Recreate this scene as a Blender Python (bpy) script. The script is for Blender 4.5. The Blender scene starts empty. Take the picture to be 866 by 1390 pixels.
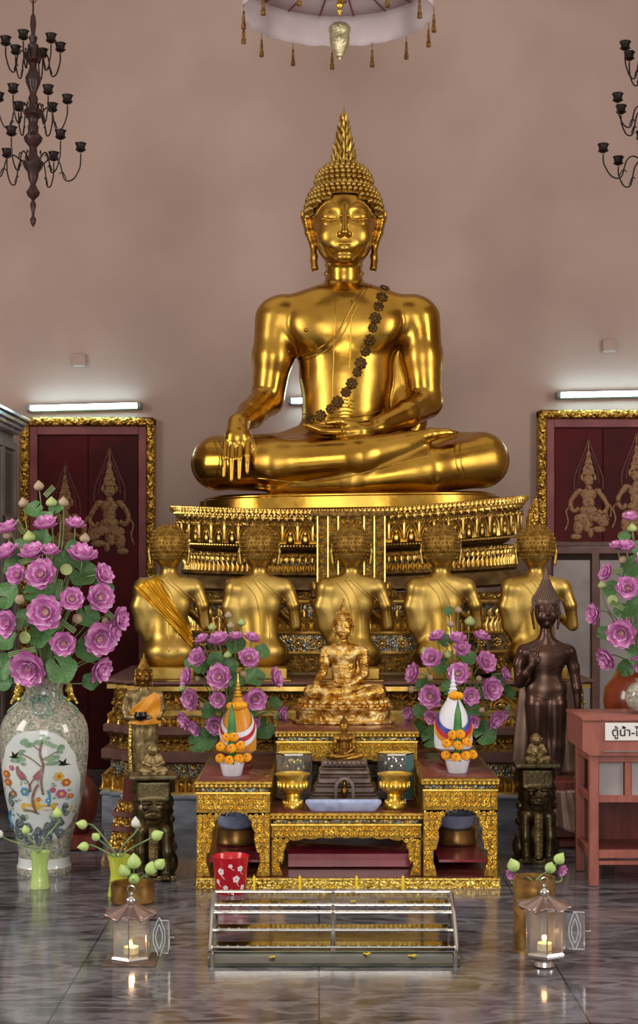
import bpy, math, random
import numpy as np
from mathutils import Vector, Matrix, Euler
from mathutils.bvhtree import BVHTree
PI = math.pi
rnd = random.Random(7)
C = bpy.context.scene.collection
FP, CX, YH, EYE = 2100.0, 433.0, 775.0, 1.5

def W(px, py, D):
    return Vector(((px-CX)*D/FP, D, EYE+(YH-py)*D/FP))
def X(px, D): return (px-CX)*D/FP
def Z(py, D): return EYE+(YH-py)*D/FP
def col(h):
    h = h.lstrip('#'); r = []
    for i in (0, 2, 4):
        c = int(h[i:i+2], 16)/255
        r.append(c/12.92 if c <= .04045 else ((c+.055)/1.055)**2.4)
    return (r[0], r[1], r[2], 1)

# ---------------------------------------------------------------- materials
def mat(name, c1, c2=None, metal=0.0, rough=0.5, nscale=6, ndetail=4, ramp=(.4, .6), bump=0, bscale=20, btype='noise',
        coat=0, emit=None, estr=0, trans=0, ior=1.45, alpha=1, spec=.5, rough2=None, stretch=None, dist=0.003, sheen=0, cvor=False, metal2=None):
    m = bpy.data.materials.new(name); m.use_nodes = True
    nt = m.node_tree; b = nt.nodes['Principled BSDF']; L = nt.links.new
    def setv(k, v):
        if k in b.inputs: b.inputs[k].default_value = v
    setv('Base Color', col(c1)); setv('Metallic', metal); setv('Roughness', rough); setv('IOR', ior)
    setv('Coat Weight', coat); setv('Coat Roughness', .08); setv('Transmission Weight', trans); setv('Alpha', alpha)
    setv('Specular IOR Level', spec); setv('Sheen Weight', sheen)
    tc = nt.nodes.new('ShaderNodeTexCoord'); src = tc.outputs['Object']
    if stretch:
        mp = nt.nodes.new('ShaderNodeMapping'); mp.inputs['Scale'].default_value = stretch
        L(src, mp.inputs[0]); src = mp.outputs[0]
    if c2:
        if cvor:
            n = nt.nodes.new('ShaderNodeTexVoronoi'); n.inputs['Scale'].default_value = nscale; L(src, n.inputs['Vector'])
            sp = nt.nodes.new('ShaderNodeSeparateColor'); L(n.outputs['Color'], sp.inputs[0]); fac = sp.outputs[0]
        else:
            n = nt.nodes.new('ShaderNodeTexNoise'); n.inputs['Scale'].default_value = nscale; n.inputs['Detail'].default_value = ndetail
            L(src, n.inputs['Vector']); fac = n.outputs['Fac']
        cr = nt.nodes.new('ShaderNodeValToRGB'); cr.color_ramp.elements[0].position = ramp[0]; cr.color_ramp.elements[1].position = ramp[1]
        cs = [c1, c2] if isinstance(c2, str) else [c1]+list(c2)
        cr.color_ramp.elements[0].color = col(cs[0]); cr.color_ramp.elements[1].color = col(cs[-1])
        for i, c in enumerate(cs[1:-1]):
            e = cr.color_ramp.elements.new(ramp[0]+(ramp[1]-ramp[0])*(i+1)/(len(cs)-1)); e.color = col(c)
        L(fac, cr.inputs[0]); L(cr.outputs[0], b.inputs['Base Color'])
        for key, a, z in (('Roughness', rough, rough2), ('Metallic', metal, metal2)):
            if z is not None:
                mr = nt.nodes.new('ShaderNodeMapRange'); mr.inputs[1].default_value = ramp[0]; mr.inputs[2].default_value = ramp[1]
                mr.inputs[3].default_value = a; mr.inputs[4].default_value = z
                L(fac, mr.inputs[0]); L(mr.outputs[0], b.inputs[key])
    if bump:
        if btype == 'vor':
            n = nt.nodes.new('ShaderNodeTexVoronoi'); n.inputs['Scale'].default_value = bscale; o = n.outputs['Distance']
        elif btype == 'wave':
            n = nt.nodes.new('ShaderNodeTexWave'); n.inputs['Scale'].default_value = bscale; n.inputs['Distortion'].default_value = 14
            n.inputs['Detail'].default_value = 1; o = n.outputs['Fac']
        else:
            n = nt.nodes.new('ShaderNodeTexNoise'); n.inputs['Scale'].default_value = bscale; n.inputs['Detail'].default_value = 3; o = n.outputs['Fac']
        L(tc.outputs['Object'] if not stretch else src, n.inputs['Vector'])
        bp = nt.nodes.new('ShaderNodeBump'); bp.inputs['Strength'].default_value = bump; bp.inputs['Distance'].default_value = dist
        L(o, bp.inputs['Height']); L(bp.outputs[0], b.inputs['Normal'])
    if emit:
        setv('Emission Color', col(emit)); setv('Emission Strength', estr)
    return m

M = {}
M['gold'] = mat('polished_gold', '#a98030', ['#bb9340'], metal=1, rough=.18, rough2=.34, nscale=3, bump=.25, bscale=5, dist=.012)
M['gold2'] = mat('satin_gold', '#ab8a40', ['#c5a75c'], metal=1, rough=.33, rough2=.45, nscale=5, bump=.3, bscale=12, dist=.006)
M['golddark'] = mat('aged_gold', '#7a5a22', ['#a5803a'], metal=.8, rough=.5, nscale=30, bump=.6, bscale=90, dist=.003)
M['carved'] = mat('carved_gilt', '#5a3d17', ['#b98f3a', '#d9b35a'], metal=.9, rough=.32, nscale=45, ramp=(.35, .62), bump=.9, bscale=55, btype='vor', dist=.008)
M['carvebase'] = mat('dark_gilt_ground', '#523919', ['#866528'], metal=.7, rough=.5, nscale=40)
M['tablebase'] = mat('table_gilt_ground', '#7a5c20', ['#a58030'], metal=.75, rough=.42, nscale=60)
M['carvedbright'] = mat('carved_bright_gilt', '#a58030', ['#d6b450', '#efd678'], metal=.85, rough=.3, nscale=50, ramp=(.3, .6), bump=.7, bscale=85, btype='vor', dist=.006)
M['relief'] = mat('gilt_relief', '#c9a04a', ['#e0bf6e'], metal=.9, rough=.28, nscale=20)
M['reliefbright'] = mat('bright_gilt_relief', '#e2b440', ['#f2d56c'], metal=.85, rough=.3, nscale=20)
M['leaf'] = mat('gold_leaf_patches', '#a9772a', ['#d2a653', '#f0d79a'], metal=.95, rough=.25, rough2=.5, nscale=24, ndetail=6, ramp=(.38, .62), bump=1, bscale=45, dist=.008)
M['bronzegold'] = mat('bronze_gold', '#6b4b1e', ['#a67c34'], metal=.9, rough=.32, nscale=14)
M['mosaic'] = mat('mirror_mosaic', '#3b2c20', ['#5a4630', '#7f8a8a', '#33443c', '#b8933f', '#6b4a2a'], metal=.6, rough=.25, nscale=75, cvor=True, ramp=(0, 1), bump=.6, bscale=75, btype='vor')
M['maroon'] = mat('maroon_lacquer', '#5e2a26', ['#763a35'], rough=.28, nscale=6, coat=.4)
M['brownledge'] = mat('brown_gilt_ledge', '#55401f', ['#6e5530'], metal=.5, rough=.42, nscale=12)
M['ledge'] = mat('maroon_ledge', '#5b3a34', ['#6b4a40'], rough=.4, nscale=8)
M['wall'] = mat('wall_plaster', '#a9928a', ['#b19a91'], rough=.85, nscale=1.3, bump=.15, bscale=40, dist=.002)
M['floor'] = None
M['bronze'] = mat('dark_bronze', '#47332c', ['#5c443b'], metal=.75, rough=.3, nscale=5, bump=.1, bscale=30)
M['bronzerobe'] = mat('bronze_robe', '#6b564c', ['#82695b'], metal=.5, rough=.42, nscale=7)
M['lion'] = mat('green_bronze', '#2e2a1c', ['#57492d', '#3a4636'], metal=.7, rough=.3, nscale=14, ramp=(.35, .7), bump=.6, bscale=60, dist=.003)
M['lionlight'] = mat('worn_bronze', '#6b5a38', ['#97835a'], metal=.6, rough=.38, nscale=30, bump=.4, bscale=80)
M['petal'] = mat('pink_petal', '#dd96cf', ['#f6c8ec'], rough=.6, nscale=16, ndetail=2, sheen=.2, bump=.3, bscale=80)
M['petalin'] = mat('deep_pink_petal', '#c566b2', ['#e094d0'], rough=.6, nscale=18, bump=.3, bscale=80)
M['pod'] = mat('yellow_stamens', '#e8d894', ['#f8efc6'], rough=.7, nscale=60, bump=.6, bscale=150)
M['stem'] = mat('green_stem', '#5f7a48', ['#7f9463'], rough=.5, nscale=20)
M['lotusleaf'] = mat('lotus_leaf', '#3c6836', ['#5b8350'], rough=.42, nscale=9, bump=.3, bscale=30)
M['budpink'] = mat('pinkish_bud', '#b08880', ['#a9a27a'], rough=.55, nscale=20)
M['budgreen'] = mat('green_bud', '#8fa35c', ['#b9c98a'], rough=.5, nscale=24)
M['freshbud'] = mat('fresh_lotus_bud', '#9fc463', ['#c6dd95'], rough=.4, nscale=24)
M['whitebud'] = mat('white_bud', '#ccd2c8', ['#dfe2da'], rough=.5, nscale=24)
M['porcelain'] = mat('porcelain_pattern', '#4f5f56', ['#a9a596', '#6d8078', '#b9a7a0', '#7f8f72', '#c9c3b4'], rough=.14, nscale=95, cvor=True, ramp=(0, 1), coat=.5)
M['porcwhite'] = mat('white_glaze', '#c3cbcc', ['#d0d5d2'], rough=.12, nscale=4, coat=.5)
M['celadon'] = mat('celadon_green', '#6f8f80', ['#88a595'], rough=.15, nscale=14, coat=.5)
M['white'] = mat('white_ceramic', '#d9dce4', rough=.2, coat=.3)
M['bluewhite'] = mat('bluish_plastic', '#9aa8cf', ['#b4bfe0'], rough=.4, nscale=20)
M['greenvase'] = mat('lime_glaze', '#a8c46c', ['#bdd486'], rough=.16, nscale=6, coat=.5)
M['yellowvase'] = mat('yellow_green_glaze', '#b3bd3c', ['#c8cf58'], rough=.16, nscale=6, coat=.5)
M['brass'] = mat('old_brass', '#7b5a2c', ['#a67f47'], metal=.7, rough=.35, nscale=12, bump=.2, bscale=20)
M['steel'] = mat('stainless_steel', '#c9c9c6', metal=1, rough=.14)
M['mirror'] = mat('mirror_steel', '#a8a692', ['#bdbba8'], metal=1, rough=.08, nscale=4)
M['chrome'] = mat('chrome_tin', '#b6aaa6', ['#d0c8c4'], metal=.9, rough=.24, nscale=10)
M['smoke'] = mat('brown_tinted_metal', '#917a74', ['#ab9890'], metal=.75, rough=.25, nscale=8)
M['glass'] = mat('clear_glass', '#e6eaee', rough=.03, trans=.92, ior=1.15, alpha=1)
M['glassteal'] = mat('teal_acrylic', '#5a8583', rough=.15, trans=.2, ior=1.2)
M['red'] = mat('red_plastic', '#c41226', rough=.25, coat=.3)
M['whitepaint'] = mat('white_print', '#e6dfe0', rough=.4)
M['wood'] = mat('pinkish_brown_wood', '#8a4f45', ['#9a5c50'], rough=.38, nscale=5, stretch=(6, 6, 1), coat=.15)
M['wooddark'] = mat('dark_red_wood', '#54241f', ['#6a3028'], rough=.35, nscale=5, stretch=(6, 6, 1))
M['redbrown'] = mat('red_brown_glaze', '#6d2c18', ['#8a3d22'], rough=.2, nscale=4, coat=.4)
M['doorred'] = mat('door_red', '#3d060b', ['#560c12'], rough=.62, spec=.25, nscale=2.5, ndetail=6)
M['jamb'] = mat('jamb_pink', '#7a3a3e', ['#8c4a4c'], rough=.5, nscale=6)
M['paintgold'] = mat('faded_gold_paint', '#5f3a22', ['#94704a', '#744c2c'], rough=.5, metal=.2, nscale=30, ramp=(.35, .65))
M['paintred'] = mat('faded_red_paint', '#4a1410', ['#601e14'], rough=.5, nscale=30)
M['cabgrey'] = mat('grey_cabinet_paint', '#6f6560', ['#7c736e'], rough=.5, nscale=5)
M['cabglass'] = mat('cabinet_glass', '#4b4844', ['#5a5853'], rough=.12, nscale=2)
M['greyglass'] = mat('showcase_glass', '#8b8486', ['#a19a9a'], rough=.1, nscale=3, coat=.5)
M['tube'] = mat('lit_tube', '#ffffff', emit='#bdeaf2', estr=20)
M['lampbody'] = mat('lamp_body', '#8b9490', rough=.5)
M['chandwood'] = mat('carved_red_wood', '#240a07', ['#34100b'], rough=.55, nscale=12, coat=.2)
M['iron'] = mat('dark_iron', '#1f1512', rough=.45, metal=.5)
M['rope'] = mat('red_rope', '#8e1620', rough=.8)
M['umbrella'] = mat('white_silk', '#d2c2c6', ['#dccdd0'], rough=.8, nscale=5, bump=.2, bscale=8)
M['tassel'] = mat('gold_brown_tassel', '#5a3312', ['#8a6324'], rough=.6, nscale=60)
M['pendant'] = mat('crystal_pendant', '#9c8f6c', ['#b5a985'], rough=.2, metal=.3, nscale=40, bump=.8, bscale=70)
M['orange'] = mat('orange_satin', '#d0830e', ['#e29a20'], rough=.35, nscale=8, sheen=.3, bump=.4, bscale=14, dist=.01)
M['satin'] = mat('gold_satin_cloth', '#c08a12', ['#d6a426'], rough=.26, metal=.55, nscale=6, bump=.5, bscale=10, dist=.01)
M['marigold'] = mat('marigold', '#e58f06', ['#f7b51c'], rough=.6, nscale=70, bump=.8, bscale=120)
M['greenleaf'] = mat('folded_green_leaf', '#2f6a31', ['#4f8a4a'], rough=.4, nscale=12)
M['ribwhite'] = mat('ribbon_white', '#dfe0ea', rough=.5)
M['ribred'] = mat('ribbon_red', '#b8202e', rough=.5)
M['ribblue'] = mat('ribbon_blue', '#2c3f9a', rough=.5)
M['cream'] = mat('candle_wax', '#ead9a0', rough=.5)
M['candle'] = mat('yellow_candle', '#e3c31a', rough=.5)
M['flame'] = mat('flame', '#ffb060', emit='#ff9a3c', estr=14)
M['black'] = mat('black_lacquer', '#120d0b', rough=.3)
M['darkstone'] = mat('grey_brown_stone', '#5c4c45', ['#74635a'], rough=.34, metal=.3, nscale=14, bump=.2, bscale=60)
M['marbleblue'] = mat('blue_grey_marble', '#5f6570', ['#848a95', '#a5aab3'], rough=.2, nscale=5, ndetail=10, ramp=(.3, .75), stretch=(1, 1, 2.6))
M['rosette'] = mat('dark_rosette_metal', '#3d2a12', ['#7a5a22'], metal=.7, rough=.4, nscale=120, ramp=(.45, .6))
M['tray'] = mat('dark_tray_metal', '#33362c', ['#4a4d3e'], metal=.5, rough=.35, nscale=9)
M['sign'] = mat('sign_white', '#dedcda', rough=.4)
M['ink'] = mat('sign_ink', '#20181a', rough=.6)
M['pinkbase'] = mat('pink_red_lacquer', '#8c2436', ['#a03245'], rough=.25, nscale=6, coat=.5)
M['yellowpetal'] = mat('fallen_yellow_petal', '#d8b81c', rough=.6)
M['pgreen'] = mat('painted_green', '#6c8f72', ['#87a486'], rough=.2, nscale=40)
M['prock'] = mat('painted_rock', '#4d5a5e', ['#7b858a'], rough=.2, nscale=60)
M['pbrown'] = mat('painted_brown', '#7d5f54', ['#94776a'], rough=.2, nscale=40)
M['porange'] = mat('painted_orange', '#b5622e', rough=.2)
M['pyellow'] = mat('painted_yellow', '#c9a44a', rough=.2)
M['pblue'] = mat('painted_blue', '#3f8ab0', rough=.2)
M['ppink'] = mat('painted_pink', '#a9557a', rough=.2)

def floor_mat():
    m = bpy.data.materials.new('polished_grey_marble'); m.use_nodes = True
    nt = m.node_tree; b = nt.nodes['Principled BSDF']; L = nt.links.new
    tc = nt.nodes.new('ShaderNodeTexCoord'); mp = nt.nodes.new('ShaderNodeMapping')
    mp.inputs['Scale'].default_value = (1.2, 3.4, 1); mp.inputs['Rotation'].default_value = (0, 0, .32)
    L(tc.outputs['Object'], mp.inputs[0])
    n1 = nt.nodes.new('ShaderNodeTexNoise'); n1.inputs['Scale'].default_value = 2.2; n1.inputs['Detail'].default_value = 10
    n1.inputs['Roughness'].default_value = .62; n1.inputs['Distortion'].default_value = 1.6; L(mp.outputs[0], n1.inputs['Vector'])
    w = nt.nodes.new('ShaderNodeTexWave'); w.inputs['Scale'].default_value = .8; w.inputs['Distortion'].default_value = 22
    w.inputs['Detail'].default_value = 5; w.inputs['Detail Scale'].default_value = 1.7; L(mp.outputs[0], w.inputs['Vector'])
    r1 = nt.nodes.new('ShaderNodeValToRGB'); r1.color_ramp.elements[0].position = .32; r1.color_ramp.elements[1].position = .68
    r1.color_ramp.elements[0].color = col('#1d1c21'); r1.color_ramp.elements[1].color = col('#7b7982')
    L(n1.outputs['Fac'], r1.inputs[0])
    r2 = nt.nodes.new('ShaderNodeValToRGB'); r2.color_ramp.elements[0].position = .6; r2.color_ramp.elements[1].position = 1
    L(w.outputs['Fac'], r2.inputs[0])
    mx = nt.nodes.new('ShaderNodeMix'); mx.data_type = 'RGBA'; L(r2.outputs[0], mx.inputs[0])
    L(r1.outputs[0], mx.inputs[6]); mx.inputs[7].default_value = col('#77757c')
    br = nt.nodes.new('ShaderNodeTexBrick'); br.offset = 0; br.inputs['Scale'].default_value = 1; br.inputs['Mortar Size'].default_value = .0035
    br.inputs['Brick Width'].default_value = .9; br.inputs['Row Height'].default_value = .9
    br.inputs['Color1'].default_value = (1, 1, 1, 1); br.inputs['Color2'].default_value = (.85, .85, .85, 1); br.inputs['Mortar'].default_value = (.25, .25, .25, 1)
    L(tc.outputs['Object'], br.inputs['Vector'])
    m2 = nt.nodes.new('ShaderNodeMix'); m2.data_type = 'RGBA'; m2.blend_type = 'MULTIPLY'; m2.inputs[0].default_value = 1
    L(mx.outputs[2], m2.inputs[6]); L(br.outputs['Color'], m2.inputs[7])
    L(m2.outputs[2], b.inputs['Base Color']); b.inputs['Roughness'].default_value = .13; b.inputs['Specular IOR Level'].default_value = .8
    return m
M['floor'] = floor_mat()

# ---------------------------------------------------------------- mesh builder
class MB:
    def __init__(s): s.v = []; s.f = []; s.mi = []; s.mats = []; s.T = None; s.cur = 0
    base = None
    def use(s, m):
        if m not in s.mats: s.mats.append(m)
        s.cur = s.mats.index(m); return s
    def add(s, vs, fs):
        o = len(s.v)
        if s.T is not None: vs = [tuple(s.T @ Vector(p)) for p in vs]
        s.v += [tuple(p) for p in vs]
        for f in fs: s.f.append(tuple(i+o for i in f)); s.mi.append(s.cur)
        return s
    def box(s, c, d, taper=1.0, bev=0):
        x, y, z = [k/2 for k in d]; cx, cy, cz = c
        if bev:
            b = min(bev, x*.9, y*.9, z*.9); rows = []
            for (zz, k) in ((-z, b), (-z+b, 0), (z-b, 0), (z, b)):
                r = []
                for (sx, sy) in ((-1, -1), (1, -1), (1, 1), (-1, 1)):
                    X1, Y1 = x-k, y-k; t = taper if zz > 0 else 1
                    if sx*sy > 0: pts = [(X1*t*sx, (Y1-b)*t*sy), ((X1-b)*t*sx, Y1*t*sy)]
                    else: pts = [((X1-b)*t*sx, Y1*t*sy), (X1*t*sx, (Y1-b)*t*sy)]
                    if sx < 0 and sy < 0: pts = [(X1*t*sx, (Y1-b)*t*sy), ((X1-b)*t*sx, Y1*t*sy)]
                    r += [(cx+px, cy+py, cz+zz) for px, py in pts]
                rows.append(r)
            return s.loft(rows, True, True, True)
        v = []
        for zz, t in ((-z, 1), (z, taper)):
            v += [(cx-x*t, cy-y*t, cz+zz), (cx+x*t, cy-y*t, cz+zz), (cx+x*t, cy+y*t, cz+zz), (cx-x*t, cy+y*t, cz+zz)]
        return s.add(v, [(3, 2, 1, 0), (4, 5, 6, 7), (0, 1, 5, 4), (1, 2, 6, 5), (2, 3, 7, 6), (3, 0, 4, 7)])
    def loft(s, rows, closed=True, cap0=False, cap1=False):
        n = len(rows[0]); v = [p for r in rows for p in r]; f = []
        m = n if closed else n-1
        for i in range(len(rows)-1):
            for j in range(m):
                k = (j+1) % n; f.append((i*n+j, i*n+k, (i+1)*n+k, (i+1)*n+j))
        if cap0: f.append(tuple(range(n-1, -1, -1)))
        if cap1: f.append(tuple((len(rows)-1)*n+j for j in range(n)))
        return s.add(v, f)
    def lathe(s, prof, c=(0, 0, 0), n=24, sx=1, sy=1, rot=0, mod=None, cap=True):
        rows = []
        for i, (r, z) in enumerate(prof):
            row = []
            for j in range(n):
                a = 2*PI*j/n+rot; k = mod(a, i, z) if mod else 1
                row.append((c[0]+r*k*sx*math.cos(a), c[1]+r*k*sy*math.sin(a), c[2]+z))
            rows.append(row)
        return s.loft(rows, True, cap, cap)
    def tube(s, pts, r, n=6, flat=1.0, up=None, cap=True):
        pts = [Vector(p) for p in pts]; rows = []; m = len(pts)
        rr = r if isinstance(r, (list, tuple)) else [r]*m
        d0 = (pts[1]-pts[0]).normalized(); ref = Vector(up) if up else (Vector((0, 0, 1)) if abs(d0.z) < .9 else Vector((0, 1, 0)))
        for i in range(m):
            d = (pts[min(i+1, m-1)]-pts[max(i-1, 0)])
            if d.length < 1e-9: d = d0
            d = d.normalized(); a = d.cross(ref)
            if a.length < 1e-4: a = d.orthogonal()
            a.normalize(); b = a.cross(d).normalized()
            if not up: ref = b
            rows.append([tuple(pts[i]+a*rr[i]*math.cos(2*PI*j/n)+b*rr[i]*flat*math.sin(2*PI*j/n)) for j in range(n)])
        return s.loft(rows, True, cap, cap)
    def sph(s, c, r, n=10, m=7):
        r = r if isinstance(r, (tuple, list)) else (r, r, r)
        rows = []
        for i in range(m+1):
            t = PI*i/m; t = min(max(t, .02), PI-.02)
            rows.append([(c[0]+r[0]*math.sin(t)*math.cos(2*PI*j/n), c[1]+r[1]*math.sin(t)*math.sin(2*PI*j/n), c[2]-r[2]*math.cos(t)) for j in range(n)])
        return s.loft(rows, True, True, True)
    def prism(s, poly, y0, y1, axis='y'):
        # polygon in x,z extruded along y (or x,y along z)
        if axis == 'y': a = [(p[0], y0, p[1]) for p in poly]; b = [(p[0], y1, p[1]) for p in poly]
        elif axis == 'z': a = [(p[0], p[1], y0) for p in poly]; b = [(p[0], p[1], y1) for p in poly]
        else: a = [(y0, p[0], p[1]) for p in poly]; b = [(y1, p[0], p[1]) for p in poly]
        n = len(poly); f = [(i, (i+1) % n, n+(i+1) % n, n+i) for i in range(n)]
        f += [tuple(range(n-1, -1, -1)), tuple(range(n, 2*n))]
        return s.add(a+b, f)
    def grid(s, fn, nu, nv):
        v = [tuple(fn(i/nu, j/nv)) for i in range(nu+1) for j in range(nv+1)]
        f = [(i*(nv+1)+j, (i+1)*(nv+1)+j, (i+1)*(nv+1)+j+1, i*(nv+1)+j+1) for i in range(nu) for j in range(nv)]
        return s.add(v, f)
    def mesh(s, name, mat=None, ang=40, fix=True):
        me = bpy.data.meshes.new(name); me.from_pydata(s.v, [], s.f); 
        ms = s.mats if s.mats else ([mat] if mat else [])
        for m_ in ms: me.materials.append(m_)
        if len(s.mats) > 1: me.polygons.foreach_set('material_index', s.mi)
        me.polygons.foreach_set('use_smooth', [True]*len(me.polygons))
        if fix:
            import bmesh
            bm = bmesh.new(); bm.from_mesh(me); bmesh.ops.recalc_face_normals(bm, faces=bm.faces); bm.to_mesh(me); bm.free()
        if ang < 180: me.set_sharp_from_angle(angle=math.radians(ang))
        me.update(); return me

def thing(name, label, cat, loc=(0, 0, 0), rz=0, group=None):
    o = bpy.data.objects.new(name, None); C.objects.link(o); o.location = loc; o.rotation_euler = (0, 0, rz)
    o.empty_display_size = .05
    o['label'] = label; o['category'] = cat
    if group: o['group'] = group
    return o
def part(name, mb, m, parent=None, ang=40, label=None, fix=True):
    me = mb if isinstance(mb, bpy.types.Mesh) else mb.mesh(name, m, ang, fix)
    o = bpy.data.objects.new(name, me); C.objects.link(o)
    if parent: o.parent = parent
    if label: o['label'] = label
    return o
def solo(name, mb, m, label, cat, loc=(0, 0, 0), rz=0, group=None, ang=40):
    o = part(name, mb, m, None, ang); o.location = loc; o.rotation_euler = (0, 0, rz)
    o['label'] = label; o['category'] = cat
    if group: o['group'] = group
    return o
def struct(name, mb, m, parent=None, ang=40):
    o = part(name, mb, m, parent, ang)
    if not parent: o['kind'] = 'structure'
    return o
def dup(root, loc, label, rz=None, group=None):
    r = root.copy(); C.objects.link(r); r.location = loc; r['label'] = label
    if rz is not None: r.rotation_euler = (0, 0, rz)
    if group: r['group'] = group
    for ch in list(root.children):
        c = ch.copy(); C.objects.link(c); c.parent = r
        for g in ch.children:
            d = g.copy(); C.objects.link(d); d.parent = c
    return r
def smooth_path(pts, k=6):
    P = [Vector(p) for p in pts]; out = []
    for i in range(len(P)-1):
        p0, p1, p2, p3 = P[max(i-1, 0)], P[i], P[i+1], P[min(i+2, len(P)-1)]
        for j in range(k):
            t = j/k
            out.append(.5*((2*p1)+(p2-p0)*t+(2*p0-5*p1+4*p2-p3)*t*t+(3*p1-p0-3*p2+p3)*t**3))
    out.append(P[-1]); return out

# ---------------------------------------------------------------- signed distance modelling
def rotm(rx=0, ry=0, rz=0): return np.array(Euler((rx, ry, rz)).to_matrix())
class SD:
    def __init__(s): s.p = []
    def ell(s, c, r, k=8, rot=None, sub=False):
        c = np.array(c, float); r = np.array(r, float); R = rotm(*rot) if rot else None
        m = r if R is None else np.abs(R) @ r
        def fn(P):
            q = P-c
            if R is not None: q = q @ R
            k0 = np.sqrt(((q/r)**2).sum(-1)); k1 = np.sqrt(((q/r**2)**2).sum(-1))+1e-9
            return k0*(k0-1)/k1
        s.p.append((c-m, c+m, fn, k, sub)); return s
    def cap(s, a, b, ra, rb, k=6, sq=None, sub=False):
        a = np.array(a, float); b = np.array(b, float); q = np.array(sq if sq else (1, 1, 1), float)
        mr = max(ra, rb)/q
        def fn(P):
            A = a*q; Bv = (b-a)*q; p = P*q-A
            t = np.clip((p @ Bv)/(Bv @ Bv+1e-9), 0, 1)
            return (np.sqrt(((p-t[..., None]*Bv)**2).sum(-1))-(ra+(rb-ra)*t))/q.max()
        s.p.append((np.minimum(a, b)-mr, np.maximum(a, b)+mr, fn, k, sub)); return s
    def chain(s, pts, rs, k=5, sq=None, sub=False):
        for i in range(len(pts)-1): s.cap(pts[i], pts[i+1], rs[i], rs[i+1], k, sq, sub)
        return s
    def box(s, c, h, r=2, k=4, rot=None, sub=False):
        c = np.array(c, float); h = np.array(h, float); R = rotm(*rot) if rot else None
        m = h if R is None else np.abs(R) @ h
        def fn(P):
            q = P-c
            if R is not None: q = q @ R
            q = np.abs(q)-(h-r)
            return np.sqrt((np.maximum(q, 0)**2).sum(-1))+np.minimum(q.max(-1), 0)-r
        s.p.append((c-m, c+m, fn, k, sub)); return s
    def build(s, res):
        lo = np.min([p[0] for p in s.p if not p[4]], axis=0)-3*res-2; hi = np.max([p[1] for p in s.p if not p[4]], axis=0)+3*res+2
        ax = [np.arange(lo[i], hi[i]+res, res) for i in range(3)]
        F = np.full([len(a) for a in ax], 50.0, np.float32)
        for (l, h, fn, k, sub) in s.p:
            mg = 1.2*k+3*res
            sl = tuple(slice(max(0, int((l[i]-mg-lo[i])/res)), min(len(ax[i]), int((h[i]+mg-lo[i])/res)+2)) for i in range(3))
            G = np.stack(np.meshgrid(ax[0][sl[0]], ax[1][sl[1]], ax[2][sl[2]], indexing='ij'), -1)
            if G.size == 0: continue
            d = fn(G); a = F[sl].astype(float)
            if sub:
                d = -d; h_ = np.clip(.5-.5*(d-a)/k*-1, 0, 1); h_ = np.clip(.5+.5*(d-a)/k, 0, 1)
                F[sl] = a*(1-h_)+d*h_+k*h_*(1-h_)
            else:
                h_ = np.clip(.5+.5*(a-d)/k, 0, 1)
                F[sl] = a*(1-h_)+d*h_-k*h_*(1-h_)
        return nets(F, lo, res)
def nets(F, lo, res):
    S = F < 0
    cor = [(i, j, k) for i in (0, 1) for j in (0, 1) for k in (0, 1)]
    n = F.shape; c = np.zeros([a-1 for a in n], np.int8)
    for (i, j, k) in cor: c += S[i:n[0]-1+i, j:n[1]-1+j, k:n[2]-1+k]
    act = (c > 0) & (c < 8); ijk = np.argwhere(act)
    idx = -np.ones(act.shape, int); idx[act] = np.arange(len(ijk))
    V = np.stack([F[ijk[:, 0]+a, ijk[:, 1]+b, ijk[:, 2]+d] for a, b, d in cor], 1).astype(float)
    pos = np.zeros((len(ijk), 3)); cnt = np.zeros(len(ijk)); cc = np.array(cor, float)
    for a in range(8):
        for b in range(a+1, 8):
            if np.abs(cc[a]-cc[b]).sum() != 1: continue
            m = (V[:, a] < 0) != (V[:, b] < 0)
            t = V[m, a]/(V[m, a]-V[m, b]); pos[m] += cc[a]+t[:, None]*(cc[b]-cc[a]); cnt[m] += 1
    P = (ijk+pos/cnt[:, None])*res+lo
    faces = []
    for ax in range(3):
        u, w = (ax+1) % 3, (ax+2) % 3
        a0 = [slice(None)]*3; a1 = [slice(None)]*3
        a0[ax] = slice(0, -1); a1[ax] = slice(1, None)
        e = np.argwhere(S[tuple(a0)] != S[tuple(a1)])
        e = e[(e[:, u] > 0) & (e[:, w] > 0) & (e[:, u] < n[u]-1) & (e[:, w] < n[w]-1)]
        q = []
        for du, dw in ((1, 1), (0, 1), (0, 0), (1, 0)):
            t = e.copy(); t[:, u] -= du; t[:, w] -= dw; q.append(idx[t[:, 0], t[:, 1], t[:, 2]])
        q = np.stack(q, 1); ins = S[e[:, 0], e[:, 1], e[:, 2]]
        q[~ins] = q[~ins][:, ::-1]
        faces.append(q)
    return P, np.concatenate(faces)
def npmesh(name, P, Fc, m, scale=1.0):
    me = bpy.data.meshes.new(name)
    me.from_pydata((P*scale).tolist(), [], Fc.tolist())
    if m: me.materials.append(m)
    me.polygons.foreach_set('use_smooth', [True]*len(me.polygons)); me.update(); return me
def bvh(P, Fc): return BVHTree.FromPolygons([tuple(p) for p in P], [tuple(f) for f in Fc])
def proj(T, x, z, off=0, side=-1):
    h = T.ray_cast(Vector((x, side*900, z)), Vector((0, -side, 0)))
    if h[0] is None: return None
    return h[0]+h[1]*off
def ray_tube(mb, T, xz, r, off=0, side=-1, n=6, k=6, flat=1.0):
    pts = [proj(T, p.x, p.z, off, side) for p in smooth_path([(a, 0, b) for a, b in xz], k)]
    pts = [p for p in pts if p is not None]
    if len(pts) > 1: mb.tube(pts, r, n, flat)
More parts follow.
